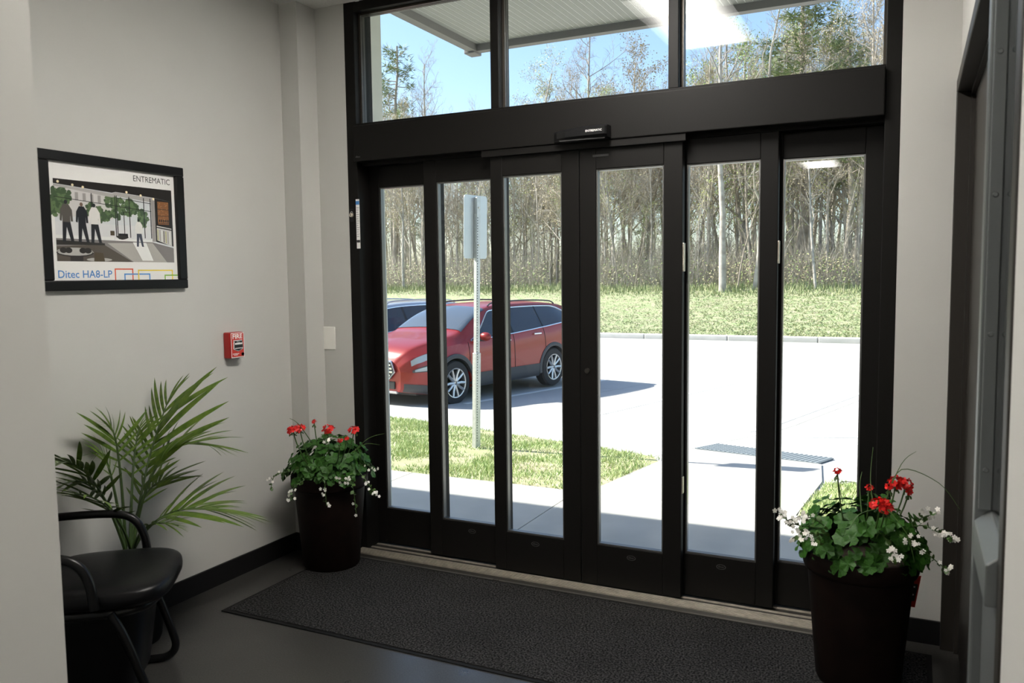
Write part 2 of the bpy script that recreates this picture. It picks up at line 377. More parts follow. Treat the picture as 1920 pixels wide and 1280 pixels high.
for k, (a, b, lb) in enumerate(((.065, .897, 'left transom window pane above the entrance doors'), (.944, 1.805, 'middle transom window pane above the entrance doors'), (1.852, 2.705, 'right transom window pane above the entrance doors'))):
    wn = struct('window_%d' % (k+1), lb)
    MB().box(a+.012, b-.012, .062, .068, 2.396, 2.975).build('glass_pane', 'glass', wn)
    for q in ((a, a+.012, .045, .085, 2.388, 2.985), (b-.012, b, .045, .085, 2.388, 2.985)): MB().box(*q).build('glazing_stop', 'bronze_lt', wn)
    for q in ((a+.012, b-.012, .045, .085, 2.388, 2.396), (a+.012, b-.012, .045, .085, 2.975, 2.985)): MB().box(*q).build('glazing_stop', 'bronze_lt', wn)
def oval(name, parent, loc, rx=.022, rz=.012):
    mb = MB(); n = 24
    for k in range(n):
        a, b = 2*PI*k/n, 2*PI*(k+1)/n
        mb.face([(rx*math.cos(a), 0, rz*math.sin(a)), (rx*math.cos(b), 0, rz*math.sin(b)), (rx*.88*math.cos(b), 0, rz*.86*math.sin(b)), (rx*.88*math.cos(a), 0, rz*.86*math.sin(a))])
    o = mb.build(name, 'badge', parent); o.location = loc
    me = text_mesh('ditec', rx*1.25, rz*.75); me.materials.clear(); me.materials.append(M['badge'])
    t = link('badge_lettering', me, o); t.matrix_local = basis((-rx*.62, 0, -rz*.28), (1, 0, 0), (0, 0, 1))
    return o
M['badge'] = mat('badge_silver', (.13, .13, .13), .4, metal=.3)
def leaf(n, x0, x1, y, gl, gr, lb, badge):
    d = struct('door_%d' % n, lb, ((x0+x1)/2, y, 0)); cx = (x0+x1)/2
    gb, gt = .222, 2.05; T = .045
    MB().box(x0-cx, gl-cx, 0, T, .018, 2.165).build('stile', 'bronze', d, bevel=.003)
    MB().box(gr-cx, x1-cx, 0, T, .018, 2.165).build('stile', 'bronze', d, bevel=.003)
    MB().box(gl-cx, gr-cx, 0, T, gt, 2.165).build('top_rail', 'bronze', d, bevel=.003)
    MB().box(gl-cx, gr-cx, 0, T, .018, gb).build('bottom_rail', 'bronze', d, bevel=.003)
    MB().box(gl-cx, gr-cx, .018, .026, gb, gt).build('glass_pane', 'glass', d)
    for q in ((gl-cx, gl-cx+.007, .008, .036, gb, gt), (gr-cx-.007, gr-cx, .008, .036, gb, gt), (gl-cx+.007, gr-cx-.007, .008, .036, gb, gb+.007), (gl-cx+.007, gr-cx-.007, .008, .036, gt-.007, gt)):
        MB().box(*q).build('glazing_bead', 'bead', d)
    if badge: oval('badge', d, (badge-cx, -.0012, .178))
    return d, cx
leaf(2, .065, .525, .11, .128, .445, 'fixed door panel at the far left of the entrance', None)
leaf(3, .455, .945, .055, .533, .862, 'second door panel from the left of the entrance', .72)
l4, c4 = leaf(4, .888, 1.369, 0, .955, 1.277, 'centre-left sliding door panel', 1.12)
l5, c5 = leaf(5, 1.372, 1.873, 0, 1.455, 1.785, 'centre-right sliding door panel', 1.63)
l6, c6 = leaf(6, 1.80, 2.284, .055, 1.878, 2.207, 'second door panel from the right of the entrance', 2.05)
leaf(7, 2.215, 2.705, .11, 2.295, 2.632, 'fixed door panel at the far right of the entrance', None)
MB().lathe([(0, -.008), (.011, -.008), (.014, -.004), (.014, 0)], 20, axis='y').build('lock_cylinder', 'alu_dk', l5, True, loc=(1.408-c5, 0, 1.083))
MB().box(1.873-c5, 1.880-c5, .004, .03, 1.56, 1.69).build('finger_pull', 'alu', l5, bevel=.002)
MB().box(2.284-c6, 2.291-c6, .004, .03, 1.59, 1.69).build('finger_pull', 'alu', l6, bevel=.002)
MB().box(1.873-c5, 1.879-c5, .004, .03, .52, .60).build('finger_pull', 'alu', l5, bevel=.002)
# small slot at the top of the centre-right panel
MB().box(1.44-c5, 1.52-c5, -.002, 0, 2.108, 2.118).build('slot', 'ink_black', l5)
# threshold with ribs
th = struct('trim_1', 'ribbed aluminium threshold under the entrance doors')
b_ = MB(); b_.prism([(-.098, 0), (.165, 0), (.165, .008), (-.078, .008)], 0, 2.70); bo = b_.build('threshold_plate', 'alu_dk', th)
bo.matrix_local = Matrix(((0, 0, 1, .03), (1, 0, 0, 0), (0, 1, 0, 0), (0, 0, 0, 1)))
for k in range(5): MB().box(.035, 2.725, -.080+k*.0165, -.080+k*.0165+.0095, .004, .016).build('rib', 'alu', th, bevel=.001)
for y in (.030, .086, .142): MB().box(.07, 2.70, y, y+.014, .006, .0135).build('track_rib', 'alu', th, bevel=.001)

# motion sensor on the header
ms = thing('motion_sensor', 'black motion sensor box with white lettering on door header', 'sensor', (1.40, -.03, 2.185))
s_ = MB()
prof = [(-.142, .012, .046), (-.12, .030, .048), (-.07, .05, .052), (.02, .064, .056), (.135, .070, .058), (.142, .06, .056)]
for k in range(len(prof)-1):
    (x0, d0, h0), (x1, d1_, h1) = prof[k], prof[k+1]
    A = [(x0, 0, 0), (x0, -d0*.8, 0), (x0, -d0, .012), (x0, -d0, h0-.01), (x0, -d0*.75, h0), (x0, 0, h0)]
    B = [(x1, 0, 0), (x1, -d1_*.8, 0), (x1, -d1_, .012), (x1, -d1_, h1-.01), (x1, -d1_*.75, h1), (x1, 0, h1)]
    for j in range(6): s_.face([A[j], A[(j+1) % 6], B[(j+1) % 6], B[j]])
    if k == 0: s_.face(list(reversed(A)))
    if k == len(prof)-2: s_.face(B)
s_.build('housing', 'black_plastic', ms, True)
MB().box(-.10, .13, -.052, -.004, -.006, .0).build('sensor_window', 'ink_black', ms)
text_obj('lettering', 'ENTREMATIC', .082, .0095, 'ink_white', basis((.04, -.0662, .026), (1, -.052, 0), (0, 0, 1)), ms, 0.)
# label and key switch on the left jamb
nl = thing('notice_label', 'narrow white notice sticker on the left door jamb', 'sticker', (.062, -.0006, 1.845))
nb = MB(); nb.box(-.012, .012, -.0006, .0, -.135, .135).build('paper', 'ink_white', nl)
MB().box(-.012, .012, -.0010, -.0006, .105, .125).build('blue_band', 'blue_ink', nl)
for k in range(14):
    z = .088-k*.012
    MB().box(-.009, .009-(k % 3)*.003, -.0010, -.0006, z-.0022, z+.0022).build('text_line', mat('grey_ink', (.45, .45, .45)) if k == 0 else bpy.data.materials['grey_ink'], nl)
MB().box(-.011, .011, -.0010, -.0006, -.102, -.088).build('black_band', 'ink_black', nl)
ks = thing('key_switch', 'small round metal key switch on the left door jamb', 'switch', (.020, -.001, 1.895))
MB().lathe([(0, -.010), (.009, -.010), (.012, -.006), (.012, .0)], 20, axis='y').build('key_barrel', 'alu', ks, True)
MB().box(-.002, .002, -.0112, -.010, -.006, .006).build('key_slot', 'ink_black', ks)
MB().box(-.012, .012, -.0004, .001, -.035, .035).build('plate', 'black_plastic', ks)
for a in range(7):
    an = PI*(-.1+a*.2); MB().box(-.0016, .0016, -.0010, -.0002, -.0016, .0016).build('switch_mark', 'ink_white', ks, loc=(.016*math.cos(an)*.65, 0, .017*math.sin(an)+.002))
hl = thing('maker_badge', 'tiny lettered maker badge at the left end of header', 'badge', (.095, -.0312, 2.20))
text_obj('lettering', 'ditec', .03, .010, 'badge', basis((-.015, 0, 0), (1, 0, 0), (0, 0, 1)), hl)

# ------------------------------------------------------------------ ceiling lights
for k, (x, y) in enumerate(LIGHTS):
    lb = ['recessed ceiling light over the doormat', 'recessed ceiling light of the lobby, nearest row, over the walkway', 'recessed ceiling light of the lobby, far row, over the walkway', 'recessed ceiling light of the lobby, nearest row, off to the left', 'recessed ceiling light of the lobby, far row, off to the left'][k]
    t = thing('ceiling_light', lb, 'ceiling light', (x, y, ZC-.004), 0, 'recessed ceiling lights')
    f_ = MB()
    for q in ((-.30, .30, -.60, -.57, 0, .02), (-.30, .30, .57, .60, 0, .02), (-.30, -.27, -.57, .57, 0, .02), (.27, .30, -.57, .57, 0, .02)): f_.box(*q)
    f_.build('frame', 'tbar', t)
    MB().box(-.27, .27, -.57, .57, .008, .016).build('diffuser', 'lamp_on', t)

# ------------------------------------------------------------------ wall items
# framed poster: local u = world y, local v = z, on x
pf = thing('framed_poster', 'black framed showroom poster with blue product lettering on left wall', 'picture', (XL, -1.239, 1.793))
HW, HH = .363, .284
for q in ((-HW, HW, HH-.043, HH), (-HW, HW, -HH, -HH+.043), (-HW, -HW+.048, -HH+.043, HH-.043), (HW-.048, HW, -HH+.043, HH-.043)):
    MB().box(0.002, .026, q[0], q[1], q[2], q[3]).build('frame_bar', 'black_plastic', pf, bevel=.005)
MB().box(.002, .010, -HW+.04, HW-.04, -HH+.04, HH-.04).build('paper', mat('poster_paper', (.80, .79, .77), .25, coat=.5), pf)
def P2(u, v): return (u, v)
pal = {}
def pm(name, c):
    if name not in pal: pal[name] = mat('print_'+name, c, .3, coat=.5)
    return pal[name]
PW, PH = .59, .335; PY0, PZ1 = -1.531+1.239, 1.966-1.793
colors = dict(sky=(.62,.64,.66), bldg=(.60,.58,.57), ceil=(.018,.015,.014), band=(.42,.40,.39), green=(.055,.095,.045), green2=(.11,.17,.075), line=(.01,.01,.012), floor=(.22,.205,.20), floor2=(.42,.40,.37), plat=(.03,.027,.025), wood=(.10,.085,.07), man1=(.10,.09,.08), shirt=(.72,.70,.68), dark=(.018,.02,.025), jean=(.06,.07,.10), brick=(.24,.10,.035), brick2=(.36,.17,.07), shelf=(.55,.54,.52), tbl=(.035,.03,.03), tbl2=(.45,.44,.42), lamp=(.95,.82,.55), chair=(.085,.065,.04), pale=(.74,.74,.72), col=(.34,.32,.31), skin=(.16,.10,.07), yel=(.42,.40,.14), street=(.66,.66,.67))
pidx = list(colors); pr_ = MB(); layer = [0]
def pp(cn, pts):
    layer[0] += 1; x = .0102+layer[0]*.0000015
    pr_.face([(x, PY0+p*PW, PZ1-q*PH) for p, q in pts][::-1], pidx.index(cn))
def prect(cn, a, b, c, d): pp(cn, [(a, b), (c, b), (c, d), (a, d)])
def pell(cn, cx, cy, rx, ry, n=14, j=0.):
    rg = random.Random(int(cx*999+cy*77)); pp(cn, [(cx+rx*math.cos(2*PI*k/n)*(1+j*(rg.random()-.5)), cy+ry*math.sin(2*PI*k/n)*(1+j*(rg.random()-.5))) for k in range(n)])
prect('sky', 0, 0, 1, 1)
pp('bldg', [(0,.08),(.3,.13),(.46,.16),(.46,.45),(0,.45)]); prect('street', 0, .52, .82, .72)
for k in range(6): prect('col', .10+k*.06, .14+k*.005, .125+k*.06, .24+k*.005)
def tuft(e, n=46):
    r5 = random.Random(int(e[0]*1000))
    for k in range(n):
        a = r5.random()*6.28; q = r5.random()**.6
        pell('green' if k % 2 else 'green2', e[0]+e[2]*q*math.cos(a), e[1]+e[3]*q*math.sin(a), .012+.01*r5.random(), .02+.02*r5.random(), n=7, j=.6)
for e in ((.05,.24,.075,.16),(.0,.3,.06,.14)): pell('green', e[0], e[1], e[2]*.8, e[3]*.8, n=18, j=.3); tuft(e)
for e in ((.31,.36,.07,.09),(.46,.28,.07,.14),(.53,.30,.10,.13),(.62,.27,.06,.10),(.72,.42,.05,.12),(.37,.42,.06,.06)): tuft(e)
pp('band', [(0,.065),(.46,.12),(.46,.17),(0,.09)]); pp('band', [(.46,.12),(.49,.10),(.82,.13),(.82,.19),(.50,.15),(.46,.17)])
pp('ceil', [(0,0),(1,0),(1,.16),(.82,.125),(.49,.095),(.46,.11),(0,.06)])
for x in (.285, .478, .492, .60, .73, .79): prect('line', x, .14, x+.007, .68)
pp('line', [(0,.215),(.8,.31),(.8,.318),(0,.223)]); pp('line', [(.5,.165),(.8,.205),(.8,.213),(.5,.173)]); prect('line', .55, .34, .556, .68); prect('line', .55, .34, .6, .348)
prect('col', .80, .16, .835, .72); prect('pale', .47, .70, .80, .74); prect('pale', 0, .68, .46, .72)
pp('ceil', [(.835,.13),(1,.16),(1,.78),(.835,.72)])
prect('brick', .86, .17, .965, .48)
rg = random.Random(5)
for k in range(60): a, b = .862+rg.random()*.09, .175+rg.random()*.29; prect('brick2' if k % 3 else 'skin', a, b, a+.012, b+.008)
for y in (.27, .36, .46): prect('line', .855, y, .97, y+.006)
for k in range(5): pell('plat', .875+k*.02, .43, .007, .02)
pp('shelf', [(.845,.50),(.985,.53),(.985,.545),(.845,.515)]); pp('shelf', [(.845,.53),(.985,.56),(.985,.78),(.845,.70)])
for k in range(7): prect(['yel', 'col', 'pale', 'wood'][k % 4], .85+k*.019, .55+k*.005, .858+k*.019, .70+k*.009)
pp('floor', [(0,.72),(.80,.73),(1,.80),(1,1),(0,1)]); pp('floor2', [(.40,.76),(.80,.74),(.93,1),(.62,1)]); pp('pale', [(.62,.74),(.74,.74),(.80,.98),(.70,.98)])
pp('wood', [(0,.82),(.37,.78),(.61,1),(0,1)]); pp('plat', [(0,.74),(.38,.765),(.38,.79),(0,.80)])
pell('tbl2', .14, .885, .145, .055); pell('tbl', .14, .895, .145, .05); pell('tbl2', .14, .888, .135, .042); prect('tbl', .10, .93, .20, 1.0)
for k in (.05, .09, .20, .24): pell('plat', k, .865, .028, .036)
pell('tbl2', .33, .975, .105, .024); pp('chair', [(.29,.88),(.36,.89),(.375,1),(.285,1)])
prect('line', .50, .63, .58, .68); pell('plat', .53, .68, .05, .03, n=12, j=.5); prect('chair', .43, .60, .465, .66)
def man(x, y, s, top, leg):
    pell('dark' if top != 'dark' else 'skin', x, y-.215*s, .013*s, .026*s)
    pp(top, [(x-.02*s,y-.19*s),(x+.02*s,y-.19*s),(x+.046*s,y-.12*s),(x+.05*s,y+.02*s),(x+.034*s,y+.02*s),(x+.03*s,y-.06*s),(x+.03*s,y+.03*s),(x-.03*s,y+.03*s),(x-.03*s,y-.06*s),(x-.036*s,y+.02*s),(x-.05*s,y+.01*s),(x-.044*s,y-.12*s)])
    pp(leg, [(x-.03*s,y+.03*s),(x+.03*s,y+.03*s),(x+.052*s,y+.26*s),(x+.06*s,y+.27*s),(x+.03*s,y+.27*s),(x,y+.09*s),(x-.012*s,y+.27*s),(x-.036*s,y+.27*s)])
man(.085, .49, 1.0, 'man1', 'dark'); man(.205, .50, .97, 'dark', 'dark'); man(.305, .50, .97, 'shirt', 'dark'); man(.68, .60, .72, 'shirt', 'jean')
for x, y in ((.035,.035),(.145,.06),(.225,.075),(.585,.085),(.71,.11),(.825,.14)): pell('lamp', x, y, .010, .016); 
pr_.build('printed_photo', [pm(k, colors[k]) for k in pidx], pf)
text_obj('lettering', 'ENTREMATIC', .20, .026, 'ink_black', basis((.0104, -1.147+1.239, 1.990-1.793), (0, 1, 0), (0, 0, 1)), pf, 0.)
text_obj('lettering', 'Ditec HA8-LP', .252, .032, 'blue_ink', basis((.0104, -1.53+1.239, 1.562-1.793), (0, 1, 0), (0, 0, 1)), pf, .008)
def openbox(nm, c, y0, y1, zt, left=True, right=True, off=0.):
    zb = 1.551-1.793; zt -= 1.793; y0 += 1.239; y1 += 1.239; t = .0055; mb = MB(); x0, x1 = .0102, .0105+off
    mb.box(x0, x1, y0, y1, zt-t, zt)
    if left: mb.box(x0, x1, y0, y0+t, zb, zt-t)
    if right: mb.box(x0, x1, y1-t, y1, zb, zt-t)
    mb.build(nm, mat('ink_'+nm, c, .4), pf)
openbox('red_outline', (.72, .10, .03), -1.265, -1.170, 1.602); openbox('blue_outline', (.05, .25, .62), -1.217, -1.08, 1.58, off=.0001)
openbox('yellow_outline', (.80, .60, .04), -1.145, -.952, 1.597, off=.0002); openbox('green_outline', (.20, .45, .05), -1.0, -.925, 1.574, right=False, off=.0003)

fa = thing('fire_alarm', 'red wall-mounted fire alarm pull station with white lettering', 'fire alarm', (XL, -.598, 1.213))
MB().box(0, .046, -.048, .048, -.066, .066).build('body', 'red_dk', fa, bevel=.006)
MB().box(.046, .050, -.046, .046, -.064, .064).build('face_plate', 'red_plastic', fa, bevel=.002)
e_ = MB()
for q in ((-.045, .045, .060, .063), (-.045, .045, -.063, -.060), (-.045, -.042, -.060, .060), (.042, .045, -.060, .060)): e_.box(.050, .0506, *q)
e_.build('outline', 'ink_white', fa)
text_obj('lettering', 'FIRE', .066, .024, 'ink_white', basis((.0508, -.034, .033), (0, 1, 0), (0, 0, 1)), fa, .025)
hp = [(-.031, .026), (.029, .026), (.027, .018), (.032, .012), (.032, -.020), (.0, -.031), (-.031, -.020), (-.031, .012), (-.027, .018)]
for nm, sc, x0, x1, m in (('handle_edge', 1.0, .050, .054, 'ink_white'), ('pull_handle', .88, .054, .057, 'ink_black')):
    q = MB(); q.prism([(a*sc, b*sc) for a, b in hp][::-1], 0, x1-x0); o = q.build(nm, m, fa); o.matrix_local = Matrix(((0, 0, 1, x0), (1, 0, 0, 0), (0, 1, 0, 0), (0, 0, 0, 1)))
MB().box(.057, .0585, -.026, .024, .004, .012).build('handle_lip', 'ink_white', fa); MB().box(.057, .0585, -.027, .027, -.0165, -.0135).build('handle_lip', 'ink_white', fa)
text_obj('lettering', 'PULL', .022, .007, 'ink_white', basis((.0574, -.012, .013), (0, 1, 0), (0, 0, 1)), fa)
for k, (a, b) in enumerate(((-.036, .004), (-.028, -.002))): MB().box(.050, .0506, a, b+.004*(1-k), -.045-.006*k, -.042-.006*k).build('text_line', 'ink_white', fa)
MB().lathe([(0, .0), (.008, 0), (.008, .004)], 16).build('key_lock', 'ink_black', fa).matrix_local = Matrix(((0, 0, 1, .050), (1, 0, 0, .031), (0, 1, 0, -.047), (0, 0, 0, 1)))
tag(MB().box(-.0415, .0415, -.006, 0, -.065, .065).build('blank_wall_plate', 'white', None, bevel=.003, loc=(-.1575, 0, 1.208)), 'white blank wall plate beside the entrance frame', 'wall plate')

# ------------------------------------------------------------------ doormat
dm = thing('doormat', 'long charcoal carpet doormat with black rubber edge', 'doormat', (0, 0, 0))
MB().box(-.048, 2.93, -.992, -.125, 0, .005).build('rubber_border', 'mat_rubber', dm, bevel=.002)
MB().grid(lambda a, b: (-.028+a*2.938, -.972+b*.827, .0078+.0012*noise.noise(Vector((a*300, b*90, 0)))), 300, 90).build('pile', 'pile', dm, True, angle=180)

# ------------------------------------------------------------------ armchair
CH = Vector((.133, -1.75, 0)); CA = math.radians(38)
ch = thing('armchair', 'black vinyl armchair with tubular arms in front of palm', 'chair', CH, CA)
def cushion(L, W, T, n=18, rnd=.35, taper=0.):
    mb = MB(); mb_v = []
    def fn(a, b):
        u = a*2*PI; v = (b-.5)*PI
        def sp(c, e): return math.copysign(abs(c)**e, c)
        x = sp(math.cos(v), .35)*sp(math.cos(u), rnd); y = sp(math.cos(v), .35)*sp(math.sin(u), rnd); z = sp(math.sin(v), .6)
        return (L/2*x, W/2*y*(1-taper*x), T/2*z+.012*(x*x)*0)
    return mb.grid(fn, 40, n)
cushion(.50, .50, .09, rnd=.55, taper=-.04).build('seat', 'vinyl', ch, True, angle=180, loc=(.03, 0, .445))
cushion(.46, .48, .05, rnd=.6).build('seat_pan', 'blacktube', ch, True, angle=180, loc=(.01, 0, .395))
sh = MB()
def shell(a, b):
    u = a*2*PI; k = 1-.22*b; c_, s_ = math.cos(u), math.sin(u)
    return (.195*k*math.copysign(abs(c_)**.5, c_), .205*k*math.copysign(abs(s_)**.5, s_), .40-.31*b)
sh.grid(shell, 36, 6).build('seat_shell', 'vinyl', ch, True, angle=180)
bk = cushion(.44, .50, .08, rnd=.5).build('backrest', 'vinyl', ch, True, angle=180, loc=(-.245, 0, .69)); bk.rotation_euler = (0, math.radians(80), 0)
def smooth_path(P, k=8):
    P = [Vector(p) for p in P]; out = []
    for i in range(len(P)-1):
        p0, p1, p2, p3 = P[max(i-1, 0)], P[i], P[i+1], P[min(i+2, len(P)-1)]
        for j in range(k):
            t = j/k; out.append(.5*((2*p1)+(p2-p0)*t+(2*p0-5*p1+4*p2-p3)*t*t+(3*p1-p0-3*p2+p3)*t**3))
    out.append(P[-1]); return out
for s in (1, -1):
    y = .265*s; xo = 0 if s > 0 else -.06
    MB().tube(smooth_path([(q[0]+xo, y, q[2]) for q in [(-.30, y, .42), (-.295, y, .56), (-.25, y, .61), (-.14, y, .62), (.01, y, .615), (.075, y, .585), (.107, y, .52), (.118, y, .43)]]), .0165, 10).build('armrest', 'blacktube', ch, True)
    y2 = .235*s
    MB().tube(smooth_path([(.10, y2, .40), (.145, y2, .30), (.20, y2, .13), (.212, y2, .06), (.18, y2, .022), (.10, y2, .017), (-.18, y2, .017), (-.235, y2, .03), (-.25, y2, .08), (-.26, y2, .44)]), .0155, 10).build('leg', 'blacktube', ch, True)
MB().tube([(-.18, -.235, .017), (-.18, .235, .017)], .012, 8).build('crossbar', 'blacktube', ch, True)

# ------------------------------------------------------------------ palm
PB = Vector((-.155, -1.375, 0))
pt = thing('potted_palm', 'green potted palm with arching fronds behind the armchair', 'plant', PB)
MB().lathe([(.0, .0), (.10, .0), (.108, .02), (.132, .30), (.142, .31), (.142, .335), (.132, .335), (.128, .31), (0, .305)], 32).build('pot', 'palm_pot', pt, True)
MB().lathe([(.128, .31), (.1, .318), (0, .32)], 24).build('soil', 'soil', pt)
lf = MB()
def leaflet(a, b):
    wd = .5*math.sin(PI*min(1, (a*.93+.07)))**.6*(1-.35*a)
    return (a, (b-.5)*wd*.20, -.20*a*a - .02*abs(b-.5)*2*wd)
lf.grid(leaflet, 7, 2)
leaf_me = lf.mesh('leaf', 'palm', True, 180)
rg = random.Random(11)
def frond(mid, tip, nl, L, start=.42, droop=0.):
    base = PB + Vector((rg.uniform(-.04, .04), rg.uniform(-.04, .04), .34))
    pts = [bez(base, mid, tip, k/16) for k in range(17)]
    st = MB().tube([p-PB for p in pts], [.0065*(1-.8*k/16)+.001 for k in range(17)], 6).build('frond', 'palm_dk', pt, True)
    for k in range(nl):
        t = start+(1-start)*(k/(nl-1))**.9*.985; p = bez(base, mid, tip, t); tg = (bez(base, mid, tip, min(1, t+.02))-bez(base, mid, tip, t-.02)).normalized()
        up = Vector((0, 0, 1)); side = tg.cross(up)
        if side.length < .1: side = Vector((1, 0, 0))
        side.normalize(); nrm = side.cross(tg).normalized()
        prof = math.sin(PI*(.22+.68*(t-start)/(1-start)))
        for sg_ in (1, -1):
            if k == nl-1 and sg_ == -1: dirv = tg
            else: dirv = (tg*(.75+.5*(t-start))+side*sg_*(1.0-.45*(t-start)/(1-start))+nrm*rg.uniform(.0, .45)+Vector((0, 0, rg.uniform(-.25, .05)))).normalized()
            ln = L*prof*rg.uniform(.85, 1.1)
            ez = (nrm - dirv*nrm.dot(dirv)).normalized(); ey = ez.cross(dirv)
            lo = link('leaf', leaf_me, st)
            mtx = Matrix(((dirv.x, ey.x, ez.x, 0), (dirv.y, ey.y, ez.y, 0), (dirv.z, ey.z, ez.z, 0), (0, 0, 0, 1)))
            # keep tips in front of the wall
            tipx = p.x+min(0, dirv.x*ln, (dirv.x-.2*ez.x)*ln)-.02*ln
            if tipx < XL+.012: ln *= max(.08, (p.x-XL-.012)/max(.001, p.x-tipx))
            lo.matrix_local = Matrix.Translation(p-PB) @ mtx @ Matrix.Scale(ln, 4)
def q3(px, py, x): # point on the vertical plane x = const seen in the photograph at that place
    d = at(px, py, 1)-CAM; return CAM + d*((x-CAM.x)/d.x)
frond(q3(262, 880, -.16), q3(318, 745, -.17), 12, .40, .42)
frond(q3(275, 790, -.10), q3(395, 835, .02), 12, .30, .45)
frond(q3(285, 920, .0), q3(425, 962, .13), 13, .36, .42)
frond(q3(180, 850, -.15), q3(110, 868, -.12), 12, .28, .42)
frond(q3(250, 900, -.2), q3(325, 895, -.16), 11, .22, .45)
frond(q3(205, 830, -.2), q3(185, 850, -.22), 10, .17, .5)
frond(q3(225, 930, -.05), q3(140, 925, .02), 10, .22, .45)
frond(q3(190, 880, -.2), q3(125, 905, -.2), 11, .24, .42)
frond(q3(225, 800, -.24), q3(205, 800, -.25), 10, .22, .5)
frond(q3(245, 850, -.22), q3(262, 800, -.24), 10, .17, .5)
frond(q3(250, 960, .02), q3(335, 985, .12), 9, .14, .5)

# ------------------------------------------------------------------ geranium planters
gl_ = []
for v in range(2):
    mb = MB(); n = 20; rr = random.Random(v)
    ring = []
    for ri, rf in enumerate((.0, .5, 1.0)):
        row = []
        for k in range(n):
            a = -PI*.92+2*PI*.92*k/(n-1); R_ = rf*(1+.10*math.cos(a*7+v)*(ri == 2))*.5
            row.append((R_*math.cos(a)+.0, R_*math.sin(a), .10*rf*rf*(.6+.4*math.cos(3*a+v))+.03*math.sin(5*a)*rf))
        ring.append(row)
    for ri in range(2):
        for k in range(n-1):
            mb.face([ring[ri][k], ring[ri+1][k], ring[ri+1][k+1], ring[ri][k+1]])
    gl_.append(mb.mesh('leaf', 'ger_leaf', True, 180))
mb = MB(); rr = random.Random(3)
for k in range(15):        # red flower head: a loose cluster of five-petalled florets
    d = Vector((rr.gauss(0, 1), rr.gauss(0, 1), abs(rr.gauss(0, .8))+.02)).normalized(); c = Vector((d.x*.72, d.y*.72, d.z*.5))*rr.uniform(.7, 1.1)
    d = (d+Vector((rr.gauss(0, .35), rr.gauss(0, .35), .2))).normalized(); a = d.orthogonal().normalized(); b = d.cross(a); t0 = rr.random()*6
    for j in range(5):
        t = t0+2*PI*j/5; e = a*math.cos(t)+b*math.sin(t); g = d.cross(e); L_ = rr.uniform(.36, .5); up = rr.uniform(.0, .22)
        mb.face([c, c+e*L_*.45-g*L_*.40+d*up*.3, c+e*L_*.95-g*L_*.30+d*up, c+e*L_*1.05+d*up*1.1, c+e*L_*.95+g*L_*.30+d*up, c+e*L_*.45+g*L_*.40+d*up*.3])
flower_me = mb.mesh('flower_head', 'ger_red', True, 180)
mb = MB()
for k in range(5):
    a = 2*PI*k/5; d = Vector((math.cos(a), math.sin(a), 0)); e = Vector((-math.sin(a), math.cos(a), 0))
    mb.face([d*.08, d*.45-e*.34, d*.95-e*.30, d*1.02, d*.95+e*.30, d*.45+e*.34])
mb.lathe([(0, .1), (.14, .06), (.16, 0)], 6)
white_me = mb.mesh('blossom', 'bac_white')
mb = MB()
mb.grid(lambda a, b: (a, (b-.5)*.75*math.sin(PI*min(1, a*.9+.08)), .1*math.sin(a*PI)), 4, 2)
small_me = mb.mesh('leaflet', 'bac_leaf', True, 180)
def orient(o, p, n, spin, sc):
    n = n.normalized(); a = n.orthogonal().normalized(); b = n.cross(a); a, b = a*math.cos(spin)+b*math.sin(spin), b*math.cos(spin)-a*math.sin(spin)
    o.matrix_local = Matrix(((a.x*sc, b.x*sc, n.x*sc, p.x), (a.y*sc, b.y*sc, n.y*sc, p.y), (a.z*sc, b.z*sc, n.z*sc, p.z), (0, 0, 0, 1)))
